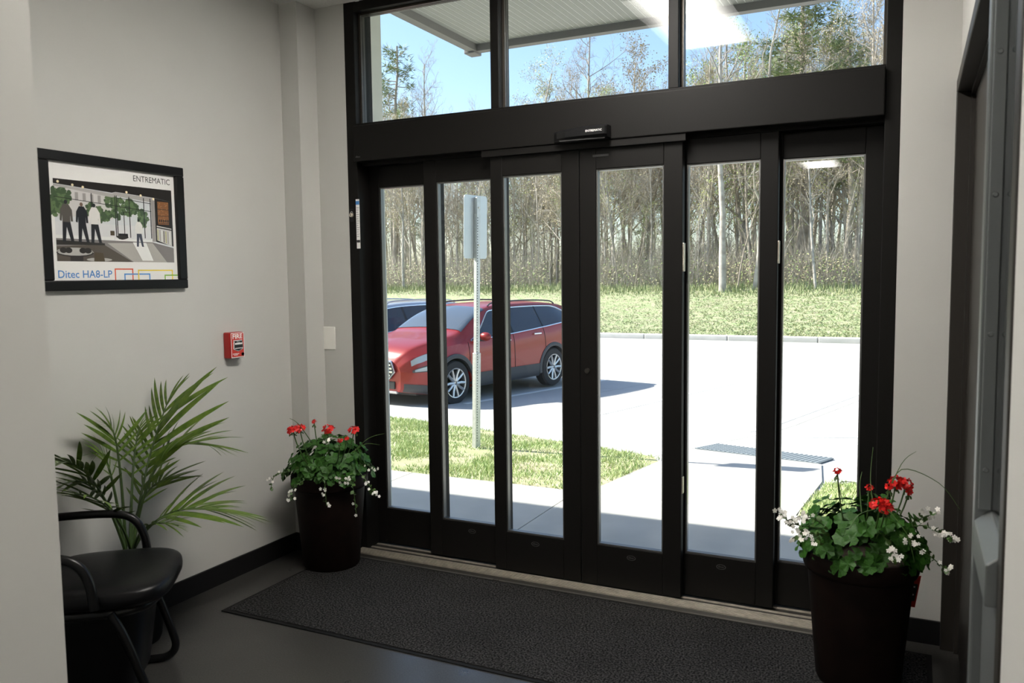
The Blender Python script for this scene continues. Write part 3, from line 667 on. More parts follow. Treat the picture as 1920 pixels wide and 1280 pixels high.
def planter(loc, label, heads, trails, blades, seed, hue, dome=.205, hd=.20, tag_at=None):
    t = thing('geranium_planter', label, 'planter', loc, 0, 'geranium planters flanking the doors'); rg = random.Random(seed); L0 = Vector(loc)
    MB().lathe([(0, 0), (.143, 0), (.150, .012), (.186, .425), (.198, .432), (.203, .445), (.203, .492), (.198, .50), (.186, .50), (.18, .47), (0, .46)], 48).build('pot', 'pot', t, True)
    MB().lathe([(.182, .465), (.1, .475), (0, .48)], 24).build('soil', 'soil', t)
    for k in range(270):
        u = rg.random(); az = rg.random()*2*PI; el = math.asin(min(1, .02+.98*rg.random())) if k > 150 else (rg.uniform(.15, .65) if k > 80 else rg.uniform(-.12, .18))
        R_ = dome*rg.uniform(.70, 1.08)*(1.03 if k <= 80 else 1)
        d = Vector((math.cos(az)*math.cos(el), math.sin(az)*math.cos(el), math.sin(el)))
        p = Vector((d.x*R_*1.05, d.y*R_*1.05, .505+d.z*hd*rg.uniform(.75, 1.08)))
        if p.y+L0.y > -.035: p.y = -.035-L0.y
        if p.x+L0.x > XC-.05: p.x = XC-.05-L0.x
        if (p.x+L0.x) < XL+.17 and p.y+L0.y > -.20: p.x = XL+.17-L0.x
        o = link('leaf', gl_[k % 2], t); orient(o, p, (d*1.0+Vector((rg.uniform(-.35, .35), rg.uniform(-.5, .2), .30))), rg.random()*6.28, rg.uniform(.042, .070))
    for (p, r, side) in heads:
        p = Vector(p)-L0; b = Vector((p.x*.55, p.y*.55, .56)); 
        st = MB().tube([bez(b, Vector((p.x*.9, p.y*.9, (b.z+p.z)/2)), p, k/6) for k in range(7)], .0028, 6).build('flower_stem', 'ger_stem', t, True)
        o = link('flower_head', flower_me, st); orient(o, p, Vector((side, -.45, 1)), rg.random()*6, r*1.2)
        bud = MB()
        for k in range(6): a = rg.random()*6.28; bud.tube([p+Vector((0, 0, -.012)), p+Vector((math.cos(a)*r*.7, math.sin(a)*r*.7, -.02-.015*rg.random()))], [.0012, .0035], 5)
        bud.build('buds', 'ger_stem', st, True)
    for path, nf, dens in trails:
        P = [Vector(q)-L0 for q in path]; pts = smooth_path(P, 6)
        st = MB().tube(pts, .0018, 5).build('trailing_stem', 'ger_stem', t, True)
        for k in range(dens):
            q = pts[int((k+.5)/dens*(len(pts)-1))]; d = Vector((rg.uniform(-1, 1), rg.uniform(-1, 1), rg.uniform(-.6, 1))).normalized()
            o = link('leaflet', small_me, st); orient(o, q, d, rg.random()*6.28, rg.uniform(.014, .026))
        for k in range(nf):
            q = pts[-1-int(rg.random()**1.6*len(pts)*.55)] + Vector((rg.uniform(-.018, .018), rg.uniform(-.02, .01), rg.uniform(-.015, .02)))
            o = link('blossom', white_me, st); orient(o, q, Vector((rg.uniform(-.3, .5), -1, rg.uniform(-.1, .7))), rg.random()*6.28, rg.uniform(.0062, .0095))
    for path in blades:
        P = [Vector(q)-L0 for q in path]; pts = smooth_path(P, 5)
        MB().tube(pts, [.0028*(1-.75*k/(len(pts)-1)) for k in range(len(pts))], 4).build('grass_blade', 'bac_leaf', t, True)
    if tag_at:
        p = Vector(tag_at)-L0
        g = MB(); g.box(-.026, .026, -.001, .001, -.065, .065); o = g.build('plant_tag', 'red_plastic', t); o.location = p; o.rotation_euler = (.1, .12, .35)
        MB().box(-.020, .020, -.0016, -.001, -.040, .030).build('tag_print', 'ink_black', o)
        for k in range(4): MB().box(-.016, .012-(k % 2)*.008, -.0020, -.0016, .018-.016*k-.003, .018-.016*k+.003).build('text_line', 'ink_white', o)
    return t
LL = (.030, -.272, .008); LR = (2.672, -.46, .008)
D1 = 4.28; D2 = 3.03
planter(LL, 'brown planter of red geraniums at the left end of doormat',
        [(at(549, 806, 4.12), .027, -.2), (at(562, 803, 4.14), .026, .2), (at(589, 790, 4.25), .012, 0), (at(615, 805, 4.2), .027, .1), (at(664, 806, 4.28), .025, .2), (at(650, 822, 4.15), .012, .1), (at(638, 826, 4.1), .013, 0)],
        [([at(560, 880, 4.15), at(535, 885, 4.1), at(515, 892, 4.1), at(508, 915, 4.1)], 7, 14), ([at(570, 900, 4.1), at(550, 915, 4.05), at(546, 938, 4.05)], 9, 12),
         ([at(608, 895, 4.02), at(610, 920, 4.0), at(612, 946, 4.0)], 8, 12), ([at(655, 890, 4.05), at(663, 920, 4.02), at(668, 962, 4.03)], 2, 16),
         ([at(670, 880, 4.1), at(690, 905, 4.1), at(704, 928, 4.1)], 14, 14), ([at(672, 870, 4.2), at(690, 872, 4.2), at(703, 880, 4.2)], 6, 8), ([at(640, 890, 4.0), at(636, 900, 3.99), at(655, 900, 3.99)], 10, 5), ([at(610, 835, 4.1), at(612, 830, 4.1), at(616, 828, 4.1)], 7, 2)],
        [[at(660, 850, 4.2), at(690, 822, 4.2), at(722, 812, 4.2)], [at(660, 850, 4.2), at(685, 832, 4.2), at(712, 834, 4.2)], [at(585, 830, 4.15), at(560, 795, 4.1), at(543, 784, 4.1)]], 4, 0)
planter(LR, 'brown planter of red geraniums at the right end of doormat, red tag behind',
        [(at(1570, 883, 2.95), .013, 0), (at(1630, 914, 3.0), .013, 0), (at(1650, 945, 2.85), .027, -.2), (at(1660, 952, 2.85), .024, .1), (at(1680, 905, 2.98), .026, .1), (at(1698, 908, 3.0), .026, .3), (at(1704, 922, 3.0), .013, .4), (at(1667, 912, 2.95), .014, -.3)],
        [([at(1545, 990, 2.95), at(1500, 985, 2.92), at(1480, 978, 2.92), at(1462, 960, 2.92)], 18, 18), ([at(1550, 1000, 2.92), at(1512, 1000, 2.9), at(1490, 1008, 2.9)], 16, 16), ([at(1545, 985, 2.95), at(1520, 970, 2.9), at(1500, 972, 2.9)], 14, 8),
         ([at(1700, 990, 2.95), at(1730, 985, 2.92), at(1765, 1000, 2.9), at(1790, 1010, 2.9)], 16, 18), ([at(1700, 985, 3.0), at(1730, 970, 3.0), at(1752, 963, 3.0)], 10, 14), ([at(1700, 1010, 2.9), at(1735, 1035, 2.88), at(1780, 1072, 2.88)], 9, 20),
         ([at(1660, 1010, 2.8), at(1675, 1035, 2.79), at(1680, 1052, 2.79)], 14, 14), ([at(1690, 1000, 2.8), at(1700, 1010, 2.79), at(1712, 1012, 2.79)], 9, 8), ([at(1535, 1000, 2.86), at(1532, 1012, 2.85), at(1534, 1020, 2.85)], 3, 5)],
        [[at(1640, 960, 2.95), at(1632, 900, 2.98), at(1637, 838, 3.0)], [at(1655, 950, 2.95), at(1690, 870, 2.98), at(1718, 846, 2.98)], [at(1660, 940, 2.95), at(1690, 880, 2.95), at(1760, 905, 2.93), at(1800, 955, 2.9)],
         [at(1615, 960, 2.9), at(1612, 910, 2.92), at(1616, 884, 2.93)], [at(1665, 955, 2.8), at(1700, 1000, 2.75), at(1715, 1055, 2.75)], [at(1640, 955, 2.8), at(1610, 965, 2.75), at(1594, 990, 2.74)], [at(1580, 940, 2.9), at(1575, 905, 2.93), at(1607, 905, 2.93)]], 9, 1,
        tag_at=at(1708, 1107, 3.12))

# ------------------------------------------------------------------ outdoors: ground
def gz(y):
    if y < 1.75: return -.02
    if y < 7.4: return -.02-.0848*(y-1.75)
    if y < 24: return -.4993-.0181*(y-7.4)
    return -.80
def slab(poly, dz, m, parent, name='slab', th=.08, n=6):
    # quad slab that follows the fall of the ground
    a, b, c, d = [Vector((p[0], p[1], 0)) for p in poly]; mb = MB()
    def fn(u, v):
        p = (a*(1-u)+b*u)*(1-v)+(d*(1-u)+c*u)*v; return (p.x, p.y, gz(p.y)+dz)
    mb.grid(fn, 1 if abs(a.y-b.y) < .05 else n, n)
    base = len(mb.v); pts = [a, b, c, d]
    for k in range(4):
        p, q = pts[k], pts[(k+1) % 4]
        for j in range(n):
            s0, s1 = p.lerp(q, j/n), p.lerp(q, (j+1)/n)
            mb.face([(s0.x, s0.y, gz(s0.y)+dz-th), (s1.x, s1.y, gz(s1.y)+dz-th), (s1.x, s1.y, gz(s1.y)+dz), (s0.x, s0.y, gz(s0.y)+dz)])
    return mb.build(name, m, parent)
gb = MB(); 
gb.grid(lambda a, b: (-60+a*90, .0+b*27, gz(b*27)-.13), 4, 54); tag(gb.build('ground', 'grass_ground'), 'bare ground under the pavement', kind='structure')
sw = struct('sidewalk', 'pale concrete sidewalk slabs along the entrance and ramp')
for k in range(-6, 5):
    x0, x1 = .66+k*1.42, .66+(k+1)*1.42
    slab([(x0+.004, .125), (x1-.004, .125), (x1-.004, 1.74), (x0+.004, 1.74)], 0, 'concrete', sw)
slab([(.74, 1.741), (2.18, 1.741), (2.20, 3.246), (.75, 3.246)], .001, 'concrete', sw)
slab([(.75, 3.25), (2.20, 3.25), (2.10, 4.27), (.80, 4.62)], .001, 'concrete', sw)
lot = struct('parking_lot', 'sunlit pale concrete parking lot')
ua = math.radians(-12); U = Vector((math.cos(ua), math.sin(ua), 0)); V = Vector((-math.sin(ua), math.cos(ua), 0)); O = Vector((.2, 1.95, 0))
for i in range(-9, 3):
    for j in range(0, 7):
        a = O+U*(i*4)+V*(j*4); 
        c = [a, a+U*3.99, a+U*3.99+V*3.99, a+V*3.99]
        if max(p.y for p in c) > 25.6: 
            c = [Vector((p.x, min(p.y, 25.25), 0)) for p in c]
            if c[2].y-c[1].y < .2 or c[3].y-c[0].y < .2: continue
        c = [Vector((p.x, max(p.y, 1.745), 0)) for p in c]
        if c[2].y < 1.8 or c[3].y < 1.8: continue
        slab([(p.x, p.y) for p in c], -.012, 'lot', lot)
st_ = struct('parking_stripes', 'painted white parking stripes')
for u in (-9.8, -7.4, -5.0, -2.65, -.25, 2.1, 4.5):
    a = O+U*u+V*4.9; b = a+V*5.2; s = U*.05
    slab([tuple((a-s).xy), tuple((a+s).xy), tuple((b+s).xy), tuple((b-s).xy)], -.007, 'stripe', st_, 'stripe', .004, 10)
a = O+U*1.0+V*3.6
for k in range(5):
    p = O+U*(.3+k*.85)+V*4.6; q = p+U*1.3+V*1.6; s = U*.05
    slab([tuple((p-s).xy), tuple((p+s).xy), tuple((q+s).xy), tuple((q-s).xy)], -.007, 'stripe', st_, 'stripe', .004, 8)
# tactile paving
tp = thing('tactile_plate', 'grey blue tactile warning plate at the ramp foot', 'tactile paving', (0, 0, 0))
TQ = [Vector((.82, 4.68, 0)), Vector((2.07, 4.30, 0)), Vector((2.17, 4.76, 0)), Vector((.94, 5.20, 0))]
slab([tuple(p.xy) for p in TQ], .004, 'tactile', tp, 'plate', .01)
dome_me = MB().lathe([(.017, 0), (.013, .005), (.008, .006), (0, .006)], 8).mesh('dome', 'tactile', True)
for i in range(26):
    for j in range(10):
        u, v = (i+.5)/26, (j+.5)/10; p = (TQ[0]*(1-u)+TQ[1]*u)*(1-v)+(TQ[3]*(1-u)+TQ[2]*u)*v
        link('dome', dome_me, tp, loc=(p.x, p.y, gz(p.y)+.004))
# grass islands
def inside(p, poly):
    c = False; n = len(poly)
    for i in range(n):
        x0, y0 = poly[i]; x1, y1 = poly[(i+1) % n]
        if (y0 > p[1]) != (y1 > p[1]) and p[0] < (x1-x0)*(p[1]-y0)/(y1-y0)+x0: c = not c
    return c
def island(poly, name_l, n_bl, seed, x0, x1, y0, y1):
    t = tag(bpy.data.objects.new('grass_island', None), name_l, kind='structure'); COL.objects.link(t)
    mb = MB(); rg = random.Random(seed)
    # triangulated fan over a grid clipped to the polygon rows
    ny = 14
    for k in range(ny):
        ya, yb = y0+(y1-y0)*k/ny, y0+(y1-y0)*(k+1)/ny
        def span(y):
            xs = []
            for i in range(len(poly)):
                (ax, ay), (bx, by) = poly[i], poly[(i+1) % len(poly)]
                if (ay > y) != (by > y): xs.append(ax+(bx-ax)*(y-ay)/(by-ay))
            return (min(xs), max(xs)) if len(xs) >= 2 else None
        s0, s1 = span(ya+1e-4), span(yb-1e-4)
        if not s0 or not s1: continue
        nx = 12
        for i in range(nx):
            q = []
            for (s, y, u) in ((s0, ya, i/nx), (s0, ya, (i+1)/nx), (s1, yb, (i+1)/nx), (s1, yb, i/nx)):
                q.append((s[0]+(s[1]-s[0])*u, y, gz(y)+.0005))
            mb.face(q)
    mb.build('soil_bed', 'grass_ground', t)
    vs_, fs = [], []
    cnt = 0
    while cnt < n_bl:
        x, y = rg.uniform(x0, x1), rg.uniform(y0, y1)
        if not inside((x, y), poly): continue
        d = noise.noise(Vector((x*1.7, y*1.7, seed)))+.5*noise.noise(Vector((x*6, y*6, 4)))
        if rg.random() > .55+d*1.1: continue
        cnt += 1; z = gz(y); h = rg.uniform(.015, .042)*(1.0+.7*max(0, d)); a = rg.random()*6.28; ln = rg.uniform(-.03, .03); ln2 = rg.uniform(-.03, .03); wd = rg.uniform(.0025, .0055)
        i = len(vs_); vs_ += [(x-wd*math.cos(a), y-wd*math.sin(a), z), (x+wd*math.cos(a), y+wd*math.sin(a), z), (x+ln, y+ln2, z+h)]; fs.append((i, i+1, i+2))
    me = bpy.data.meshes.new('grass_blades'); me.from_pydata(vs_, [], fs); me.materials.append(M['blade']); o = link('grass_blades', me, t); o['kind'] = 'stuff'
island([(.735, 1.742), (.765, 3.76), (-1.28, 4.62), (-3.35, 5.30), (-8.5, 7.0), (-8.5, 1.742)], 'green lawn island beside the sidewalk with sign post', 46000, 2, -5.2, .77, 1.742, 5.9)
island([(2.19, 1.742), (6.5, 1.742), (6.5, 2.2), (2.9, 3.22), (2.24, 3.34)], 'small lawn patch right of the ramp', 12000, 3, 2.19, 4.0, 1.742, 3.35)

# far kerb and grass bank
kb = struct('kerb', 'pale concrete kerb along the far side of the parking lot')
def ky(x): return 25.30+(x+8)*.02
for k in range(-15, 6):
    x0, x1 = k*3., k*3.+2.985
    MB().prism([(x0, ky(x0)), (x1, ky(x1)), (x1, ky(x1)+.3), (x0, ky(x0)+.3)], -.9, -.64).build('kerb_block', 'kerb', kb, bevel=.03)
def bz(x, y):
    t = y-25.6
    if t < 11: z = -.66+1.42*(t/11)**1.25
    else: z = .76+.012*(t-11)
    return z + .10*noise.noise(Vector((x*.25, y*.25, 1)))*min(1, t/3) + .06*noise.noise(Vector((x*.9, y*.9, 5)))*min(1, max(0, t)/2)
bk_ = MB(); bk_.grid(lambda a, b: (-75+a*100, 25.58+b**1.3*75+(-75+a*100+8)*.02*(1-b), bz(-75+a*100, 25.6+b**1.3*75)), 160, 90)
tag(bk_.build('grass_bank', 'bank', None, True, angle=180), 'grassy bank rising behind the parking lot', kind='structure')
rg = random.Random(21); vs_, fs = [], []
for k in range(115000):
    y = 25.8+rg.random()**1.2*12.5; x = rg.uniform(-27-(y-25)*.4, 13); z = bz(x, y)-.01; tall = max(0, (y-34.5)/3.0)
    if noise.noise(Vector((x*2.2, y*2.2, 9))) < -.35 and tall <= 0: continue
    h = rg.uniform(.025, .07)+min(.5, tall*.5)*rg.random(); wd = rg.uniform(.012, .03); a = rg.random()*3.14
    i = len(vs_); vs_ += [(x-wd*math.cos(a), y-wd*math.sin(a), z), (x+wd*math.cos(a), y+wd*math.sin(a), z), (x+rg.uniform(-.08, .08), y+rg.uniform(-.08, .08), z+h)]; fs.append((i, i+1, i+2))
me = bpy.data.meshes.new('bank_grass_blades'); me.from_pydata(vs_, [], fs); me.materials.append(M['bank_blade'])
tag(link('bank_grass_blades', me), 'rough grass growing over the bank behind parking lot', 'grass', kind='stuff')

# ------------------------------------------------------------------ facade and canopy
fc = struct('wall_exterior', 'pale exterior facade around the entrance')
MB().box(-14, 0, .13, .35, -.5, 5.0).build('facade_left', 'facade', fc)
MB().box(XR, 9, .13, .35, -.5, 5.0).build('facade_right', 'facade', fc)
MB().box(0, XR, .13, .35, 3.075, 5.0).build('facade_head', 'facade', fc)
cn = struct('canopy', 'pale boarded canopy soffit over the entrance')
CX0, CX1, CY1, CZ = -.26, 5.4, 1.95, 3.30
bm_ = MB().box(0, .040, .35, CY1-.07, 0, .02).box(.040, .046, .35, CY1-.07, .002, .02, 1).mesh('soffit_board', ['soffit', 'soffit_lip'])
for k in range(int((CX1-CX0-.14)/.0475)): link('soffit_board', bm_, cn, loc=(CX0+.072+k*.0475, 0, CZ))
MB().box(CX0+.07, CX1, .35, CY1-.07, CZ+.012, CZ+.05).build('soffit_backing', 'fascia', cn)
MB().box(CX0, CX1, CY1-.07, CY1, 3.25, 3.50).build('fascia', 'fascia', cn)
MB().box(CX0, CX0+.07, .35, CY1-.07, 3.25, 3.50).build('fascia', 'fascia', cn)
MB().box(CX0-.03, CX0+.06, CY1-.09, CY1+.03, 3.235, 3.30).build('corner_cap', 'fascia', cn, bevel=.006)
MB().box(CX0-.05, CX1, .35, CY1+.05, 3.50, 3.60).build('roof_deck', 'roof', cn)

# ------------------------------------------------------------------ sign post
sp_b = Vector((-1.03, 3.31, gz(3.31)+.02))
sp = thing('sign_post', 'grey metal sign seen from behind on a perforated post', 'sign', sp_b)
sp.rotation_euler = (Matrix.Rotation(.02, 3, Vector((-.4, .9, 0)).normalized()) @ Matrix.Rotation(math.radians(72), 3, 'Z')).to_euler()
Hs = 2.33-sp_b.z
for (nm, x0, x1, y0, y1, z0, z1) in (('post_sleeve', -.032, .032, -.026, .026, -.1, .93), ('post', -.024, .024, -.02, .02, .93, Hs-.02)):
    MB().box(x0, x1, y0, y1, z0, z1).build(nm, 'galv', sp, bevel=.003)
ho = MB()
for k in range(85):
    z = .06+k*.026
    if z > Hs-.1: break
    xw = .0322 if z < .92 else .0242; yw = .0262 if z < .92 else .0202
    ho.face([(-.018, -yw, z-.006), (-.008, -yw, z-.006), (-.008, -yw, z+.006), (-.018, -yw, z+.006)])
ho.build('post_holes', 'hole', sp)
pb = MB(); c = []
for (cx, cz, a0) in ((.13, .27, 0), (-.13, .27, PI/2), (-.13, -.27, PI), (.13, -.27, 1.5*PI)):
    for j in range(5): a = a0+j*PI/8; c.append((cx+.025*math.cos(a), cz+.035*math.sin(a)))
pb.prism(c, -.002, .002); sb = pb.build('sign_panel', 'sign_back', sp); sb.matrix_local = Matrix(((1, 0, 0, .0), (0, 0, -1, .026), (0, 1, 0, Hs-.305), (0, 0, 0, 1)))
for z in (Hs-.12, Hs-.48): MB().lathe([(0, -.006), (.009, -.006), (.009, 0)], 8, axis='y').build('bolt', 'alu', sp, loc=(0, -.0205, z))

# ------------------------------------------------------------------ cars
def interp(tab, s):
    if s <= tab[0][0]: return tab[0][1]
    for k in range(len(tab)-1):
        if s <= tab[k+1][0]:
            (a, va), (b, vb) = tab[k], tab[k+1]; t = (s-a)/(b-a)
            m0 = (tab[k+1][1]-tab[k-1][1])/(tab[k+1][0]-tab[k-1][0]) if k > 0 else (vb-va)/(b-a)
            m1 = (tab[k+2][1]-tab[k][1])/(tab[k+2][0]-tab[k][0]) if k+2 < len(tab) else (vb-va)/(b-a)
            h = b-a; return (2*t**3-3*t*t+1)*va+(t**3-2*t*t+t)*h*m0+(-2*t**3+3*t*t)*vb+(t**3-t*t)*h*m1
    return tab[-1][1]
TOP = [(0, .78), (.06, .88), (.2, .98), (.5, 1.06), (.9, 1.12), (1.2, 1.18), (1.35, 1.27), (1.6, 1.43), (1.9, 1.57), (2.1, 1.625), (2.5, 1.665), (3.1, 1.675), (3.7, 1.66), (4.2, 1.625), (4.52, 1.575), (4.62, 1.50), (4.78, 1.18), (4.86, 1.0), (4.9, .92)]
BELT = [(0, .68), (.06, .76), (.2, .85), (.5, .93), (.9, .98), (1.4, 1.01), (2.5, 1.06), (3.5, 1.13), (4.2, 1.18), (4.6, 1.15), (4.78, 1.02), (4.9, .85)]
WID = [(0, .62), (.04, .70), (.12, .79), (.3, .875), (.6, .925), (.95, .942), (2.4, .938), (3.9, .942), (4.3, .925), (4.6, .88), (4.8, .81), (4.9, .74)]
WRF = [(0, .52), (.12, .66), (.5, .74), (1.1, .78), (1.35, .755), (1.7, .70), (2.1, .645), (3.0, .65), (4.0, .62), (4.5, .59), (4.7, .64), (4.9, .62)]
TOP = [(a, b if b < 1.2 else 1.2+(b-1.2)*.86) for a, b in TOP]
SW, RW = .36, .365; SF, SR = .935, 3.735
def zbot(s):
    b = .24 if .35 < s < 4.5 else .24+.06*max(0, (.35-s)/.35, (s-4.5)/.4)
    for c in (SF, SR):
        d = abs(s-c)
        if d < .415: b = max(b, .365+math.sqrt(.415**2-d*d))
    return b
def section(s):
    zb, zt, zl, w_, wr = zbot(s), interp(TOP, s), interp(BELT, s), interp(WID, s), interp(WRF, s)
    zl = min(zl, zt-.05)
    z3 = max(.60, zb+.05); z3 = min(z3, zl-.05); z4 = max(zl-.14, z3+.02)
    return [(0, zb), (w_*.93, zb), (w_*.985, min(zb+.06, z3-.01)), (w_*1.0, z3), (w_*.985, z4), (w_*.95, zl), (wr, zt-.055), (wr*.86, zt-.012), (0, zt+.018)]
def surf(s, t):
    P = section(s); k = min(7, max(0, int(t))); u = t-k
    p0, p1, p2, p3 = P[max(k-1, 0)], P[k], P[k+1], P[min(k+2, 8)]
    if k in (0, 1): return (p1[0]+(p2[0]-p1[0])*u, p1[1]+(p2[1]-p1[1])*u)
    r = []
    for i in (0, 1):
        m1 = .5*(p2[i]-p0[i]) if k not in (5, 6) else (.5*(p2[i]-p0[i]) if k == 6 and False else (p2[i]-p1[i]))
        m2 = .5*(p3[i]-p1[i]) if k not in (4, 5) else (p2[i]-p1[i])
        if k == 7 and i == 1: m2 = 0
        if k == 7 and i == 0: m2 = p2[0]-p1[0]
        m1 *= .7; m2 *= .7
        r.append((2*u**3-3*u*u+1)*p1[i]+(u**3-2*u*u+u)*m1+(-2*u**3+3*u*u)*p2[i]+(u**3-u*u)*m2)
    return tuple(r)
def S3(s, t, side=1, off=0.):
    y, z = surf(s, t)
    if off:
        e = .02; y1, z1 = surf(s, min(8, t+e)); y0, z0 = surf(s, max(0, t-e)); dy, dz = y1-y0, z1-z0; L = math.hypot(dy, dz) or 1
        ny, nz = dz/L, -dy/L
        if ny < -.2: ny, nz = -ny, -nz
        if t > 6.5 and nz < 0: ny, nz = -ny, -nz
        # lengthwise slope
        ya, za = surf(max(0, s-.03), t); yb, zb2 = surf(min(4.9, s+.03), t)
        y += ny*off; z += nz*off
        slope = (zb2-za)/.06
        return (2.45-s+slope*off*.6*(nz > .5), side*y, z)
    return (2.45-s, side*y, z)
def patch(fn_lo, fn_hi, s0, s1, side, off, nu=24, nv=5):
    mb = MB()
    mb.grid(lambda a, b: S3(s0+(s1-s0)*a, fn_lo(s0+(s1-s0)*a)+(fn_hi(s0+(s1-s0)*a)-fn_lo(s0+(s1-s0)*a))*b, side, off), nu, nv, flip=(side > 0))
    return mb
def make_car(label, paint, loc, rz):
    t = thing('parked_car', label, 'car', loc, rz)
    ss = sorted(set([0, .02, .04, .07, .10, .15]+[.2+.05*k for k in range(94)]+[4.88, 4.9])); ss = [s for s in ss if s <= 4.9]
    tt = [0, 1, 1.5, 2, 2.5, 3, 3.33, 3.66, 4, 4.25, 4.5, 4.75, 5, 5.25, 5.5, 5.75, 6, 6.25, 6.5, 6.75, 7, 7.25, 7.5, 7.75, 8]
    for nm in ('body',):
        mb = MB(); nT = len(tt)
        for side in (1, -1):
            base = len(mb.v)
            for s in ss:
                for q in tt: mb.v.append(S3(s, q, side))
            for i in range(len(ss)-1):
                for j in range(nT-1):
                    q = (base+i*nT+j, base+(i+1)*nT+j, base+(i+1)*nT+j+1, base+i*nT+j+1)
                    mb.f.append(q if side < 0 else tuple(reversed(q))); mb.m.append(1 if tt[j] < 1 else 0)
            for i in (0, len(ss)-1):
                q = tuple(base+i*nT+j for j in range(nT)); mb.f.append(q if (side > 0) == (i == 0) else tuple(reversed(q))); mb.m.append(0)
        mb.build('body', [paint, 'clad'], t, True, angle=32)
    for side in (1, -1):
        def hi(s): return min(5.90, 5.06+(s-1.36)*.84/.72) if s < 2.08 else (5.90 if s < 3.95 else 5.90-.34*((s-3.95)/.48)**2)
        def lo(s): return 5.06 if s < 4.0 else 5.06+.42*((s-4.0)/.43)**2
        patch(lo, hi, 1.39, 4.43, side, .003, 40).build('pillar_trim', 'ink_black', t, True, angle=180)
        for (a, b, nm) in ((1.40, 2.50, 'side_window'), (2.56, 3.42, 'side_window'), (3.46, 4.43, 'side_window')):
            patch(lo, hi, a, b, side, .006).build(nm, 'car_glass', t, True, angle=180)
        pts = [S3(1.38+(4.43-1.38)*k/40, lo(1.38+(4.43-1.38)*k/40)-.03, side, .010) for k in range(41)] + [S3(4.43-(4.43-1.38)*k/50, hi(4.43-(4.43-1.38)*k/50)+.02, side, .010) for k in range(51)]
        MB().tube(pts+[pts[0]], .011, 6).build('window_trim', 'chrome', t, True)
        # arch trims and sill
        for c in (SF, SR):
            mb = MB(); n = 26; rows = []
            for k in range(n+1):
                a = -.16+(PI+.32)*k/n; row = []
                for (r, off) in ((.405, -.05), (.405, .014), (.44, .022), (.475, .012), (.478, -.02)):
                    s = c-r*math.cos(a); z = max(.22, .365+r*math.sin(a)); s2 = min(4.85, max(.05, s)); row.append((2.45-s, side*(interp(WID, s2)*.995+off), z))
                rows.append(row)
            for k in range(n):
                for j in range(4): mb.face([rows[k][j], rows[k+1][j], rows[k+1][j+1], rows[k][j+1]] if side > 0 else [rows[k][j+1], rows[k+1][j+1], rows[k+1][j], rows[k][j]])
            mb.build('wheel_arch', 'clad', t, True, angle=60)
        patch(lambda s: 1.1, lambda s: 2.0+1.0*.62, 1.36, 3.30, side, .010).build('sill_cladding', 'clad', t, True, angle=180)
        patch(lambda s: 1.2, lambda s: 2.35, .02, .50, side, .010).build('bumper_cladding', 'clad', t, True, angle=180)
        patch(lambda s: 1.2, lambda s: 2.9, 4.2, 4.88, side, .008).build('bumper_cladding', 'clad', t, True, angle=180)
        patch(lambda s: 4.25+.25*max(0, (.25-s)/.25), lambda s: 4.95-.42*((s-.1)/.65)**2, .10, .58, side, .008).build('headlight', 'lens', t, True, angle=180)
        patch(lambda s: 3.05, lambda s: 3.65, .10, .38, side, .010).build('fog_lamp', 'clad', t, True, angle=180)
        patch(lambda s: 3.15, lambda s: 3.55, .13, .32, side, .016).build('fog_lens', 'lens', t, True, angle=180)
        patch(lambda s: 4.2, lambda s: 5.0, 4.45, 4.86, side, .008).build('tail_light', 'rear_lens', t, True, angle=180)
        for s in (1.30, 2.53, 3.44):
            MB().tube([S3(s+(.14 if s > 3.4 else 0)*max(0, (5-q))*.12, q, side, .002) for q in [2.6+.2*k for k in range(13)]], .005, 4).build('door_seam', 'ink_black', t)
        for s in (2.30, 3.22):
            p = Vector(S3(s, 4.35, side, .016)); MB().box(-.11, .11, -.018, .018, -.016, .016).build('door_handle', 'chrome', t, bevel=.008, loc=p)
        p = Vector(S3(1.62, 5.12, side, .0))
        m_ = MB().grid(lambda a, b: (.075*math.sin(PI*b)*math.cos(2*PI*a)**1+.0, .115*math.cos(PI*b)+0, .075*math.sin(PI*b)*math.sin(2*PI*a)), 20, 10)
        m_.build('mirror', paint, t, True, angle=180, loc=(p.x, p.y+side*.13, p.z+.03))
        MB().box(-.035, .035, -.08, .08, -.02, .02).build('mirror_arm', 'clad', t, bevel=.01, loc=(p.x, p.y+side*.05, p.z-.03))
        MB().tube(smooth_path([(2.45-s, side*(interp(WRF, s)-.06), interp(TOP, s)+dz) for s, dz in ((2.2, -.01), (2.3, .028), (2.6, .032), (3.2, .032), (3.8, .032), (4.15, .028), (4.3, -.01))], 6), .014, 8).build('roof_rail', 'alloy' if paint == 'paint_silver' else 'clad', t, True)
        for c in (SF, SR):
            wl = bpy.data.objects.new('wheel', MB().lathe([(.225, -.10), (.30, -.112), (.345, -.10), (.365, -.07), (.367, 0), (.365, .07), (.345, .10), (.30, .112), (.245, .108), (.235, .095)], 40, axis='y').mesh('wheel', 'tyre', True, 30)); COL.objects.link(wl); wl.parent = t
            wl.location = (2.45-c, side*.83, .367); wl.rotation_euler = (0, .3, 0 if side > 0 else PI)
            MB().lathe([(.238, .10), (.245, .112), (.228, .108), (.215, .06), (.21, -.05)], 40, axis='y').build('rim', 'alloy', wl, True)
            MB().lathe([(0, .02), (.21, .02)], 30, axis='y').build('wheel_disc', 'ink_black', wl)
            hb = MB(); hb.lathe([(0, .092), (.03, .092), (.05, .084), (.06, .05)], 20, axis='y')
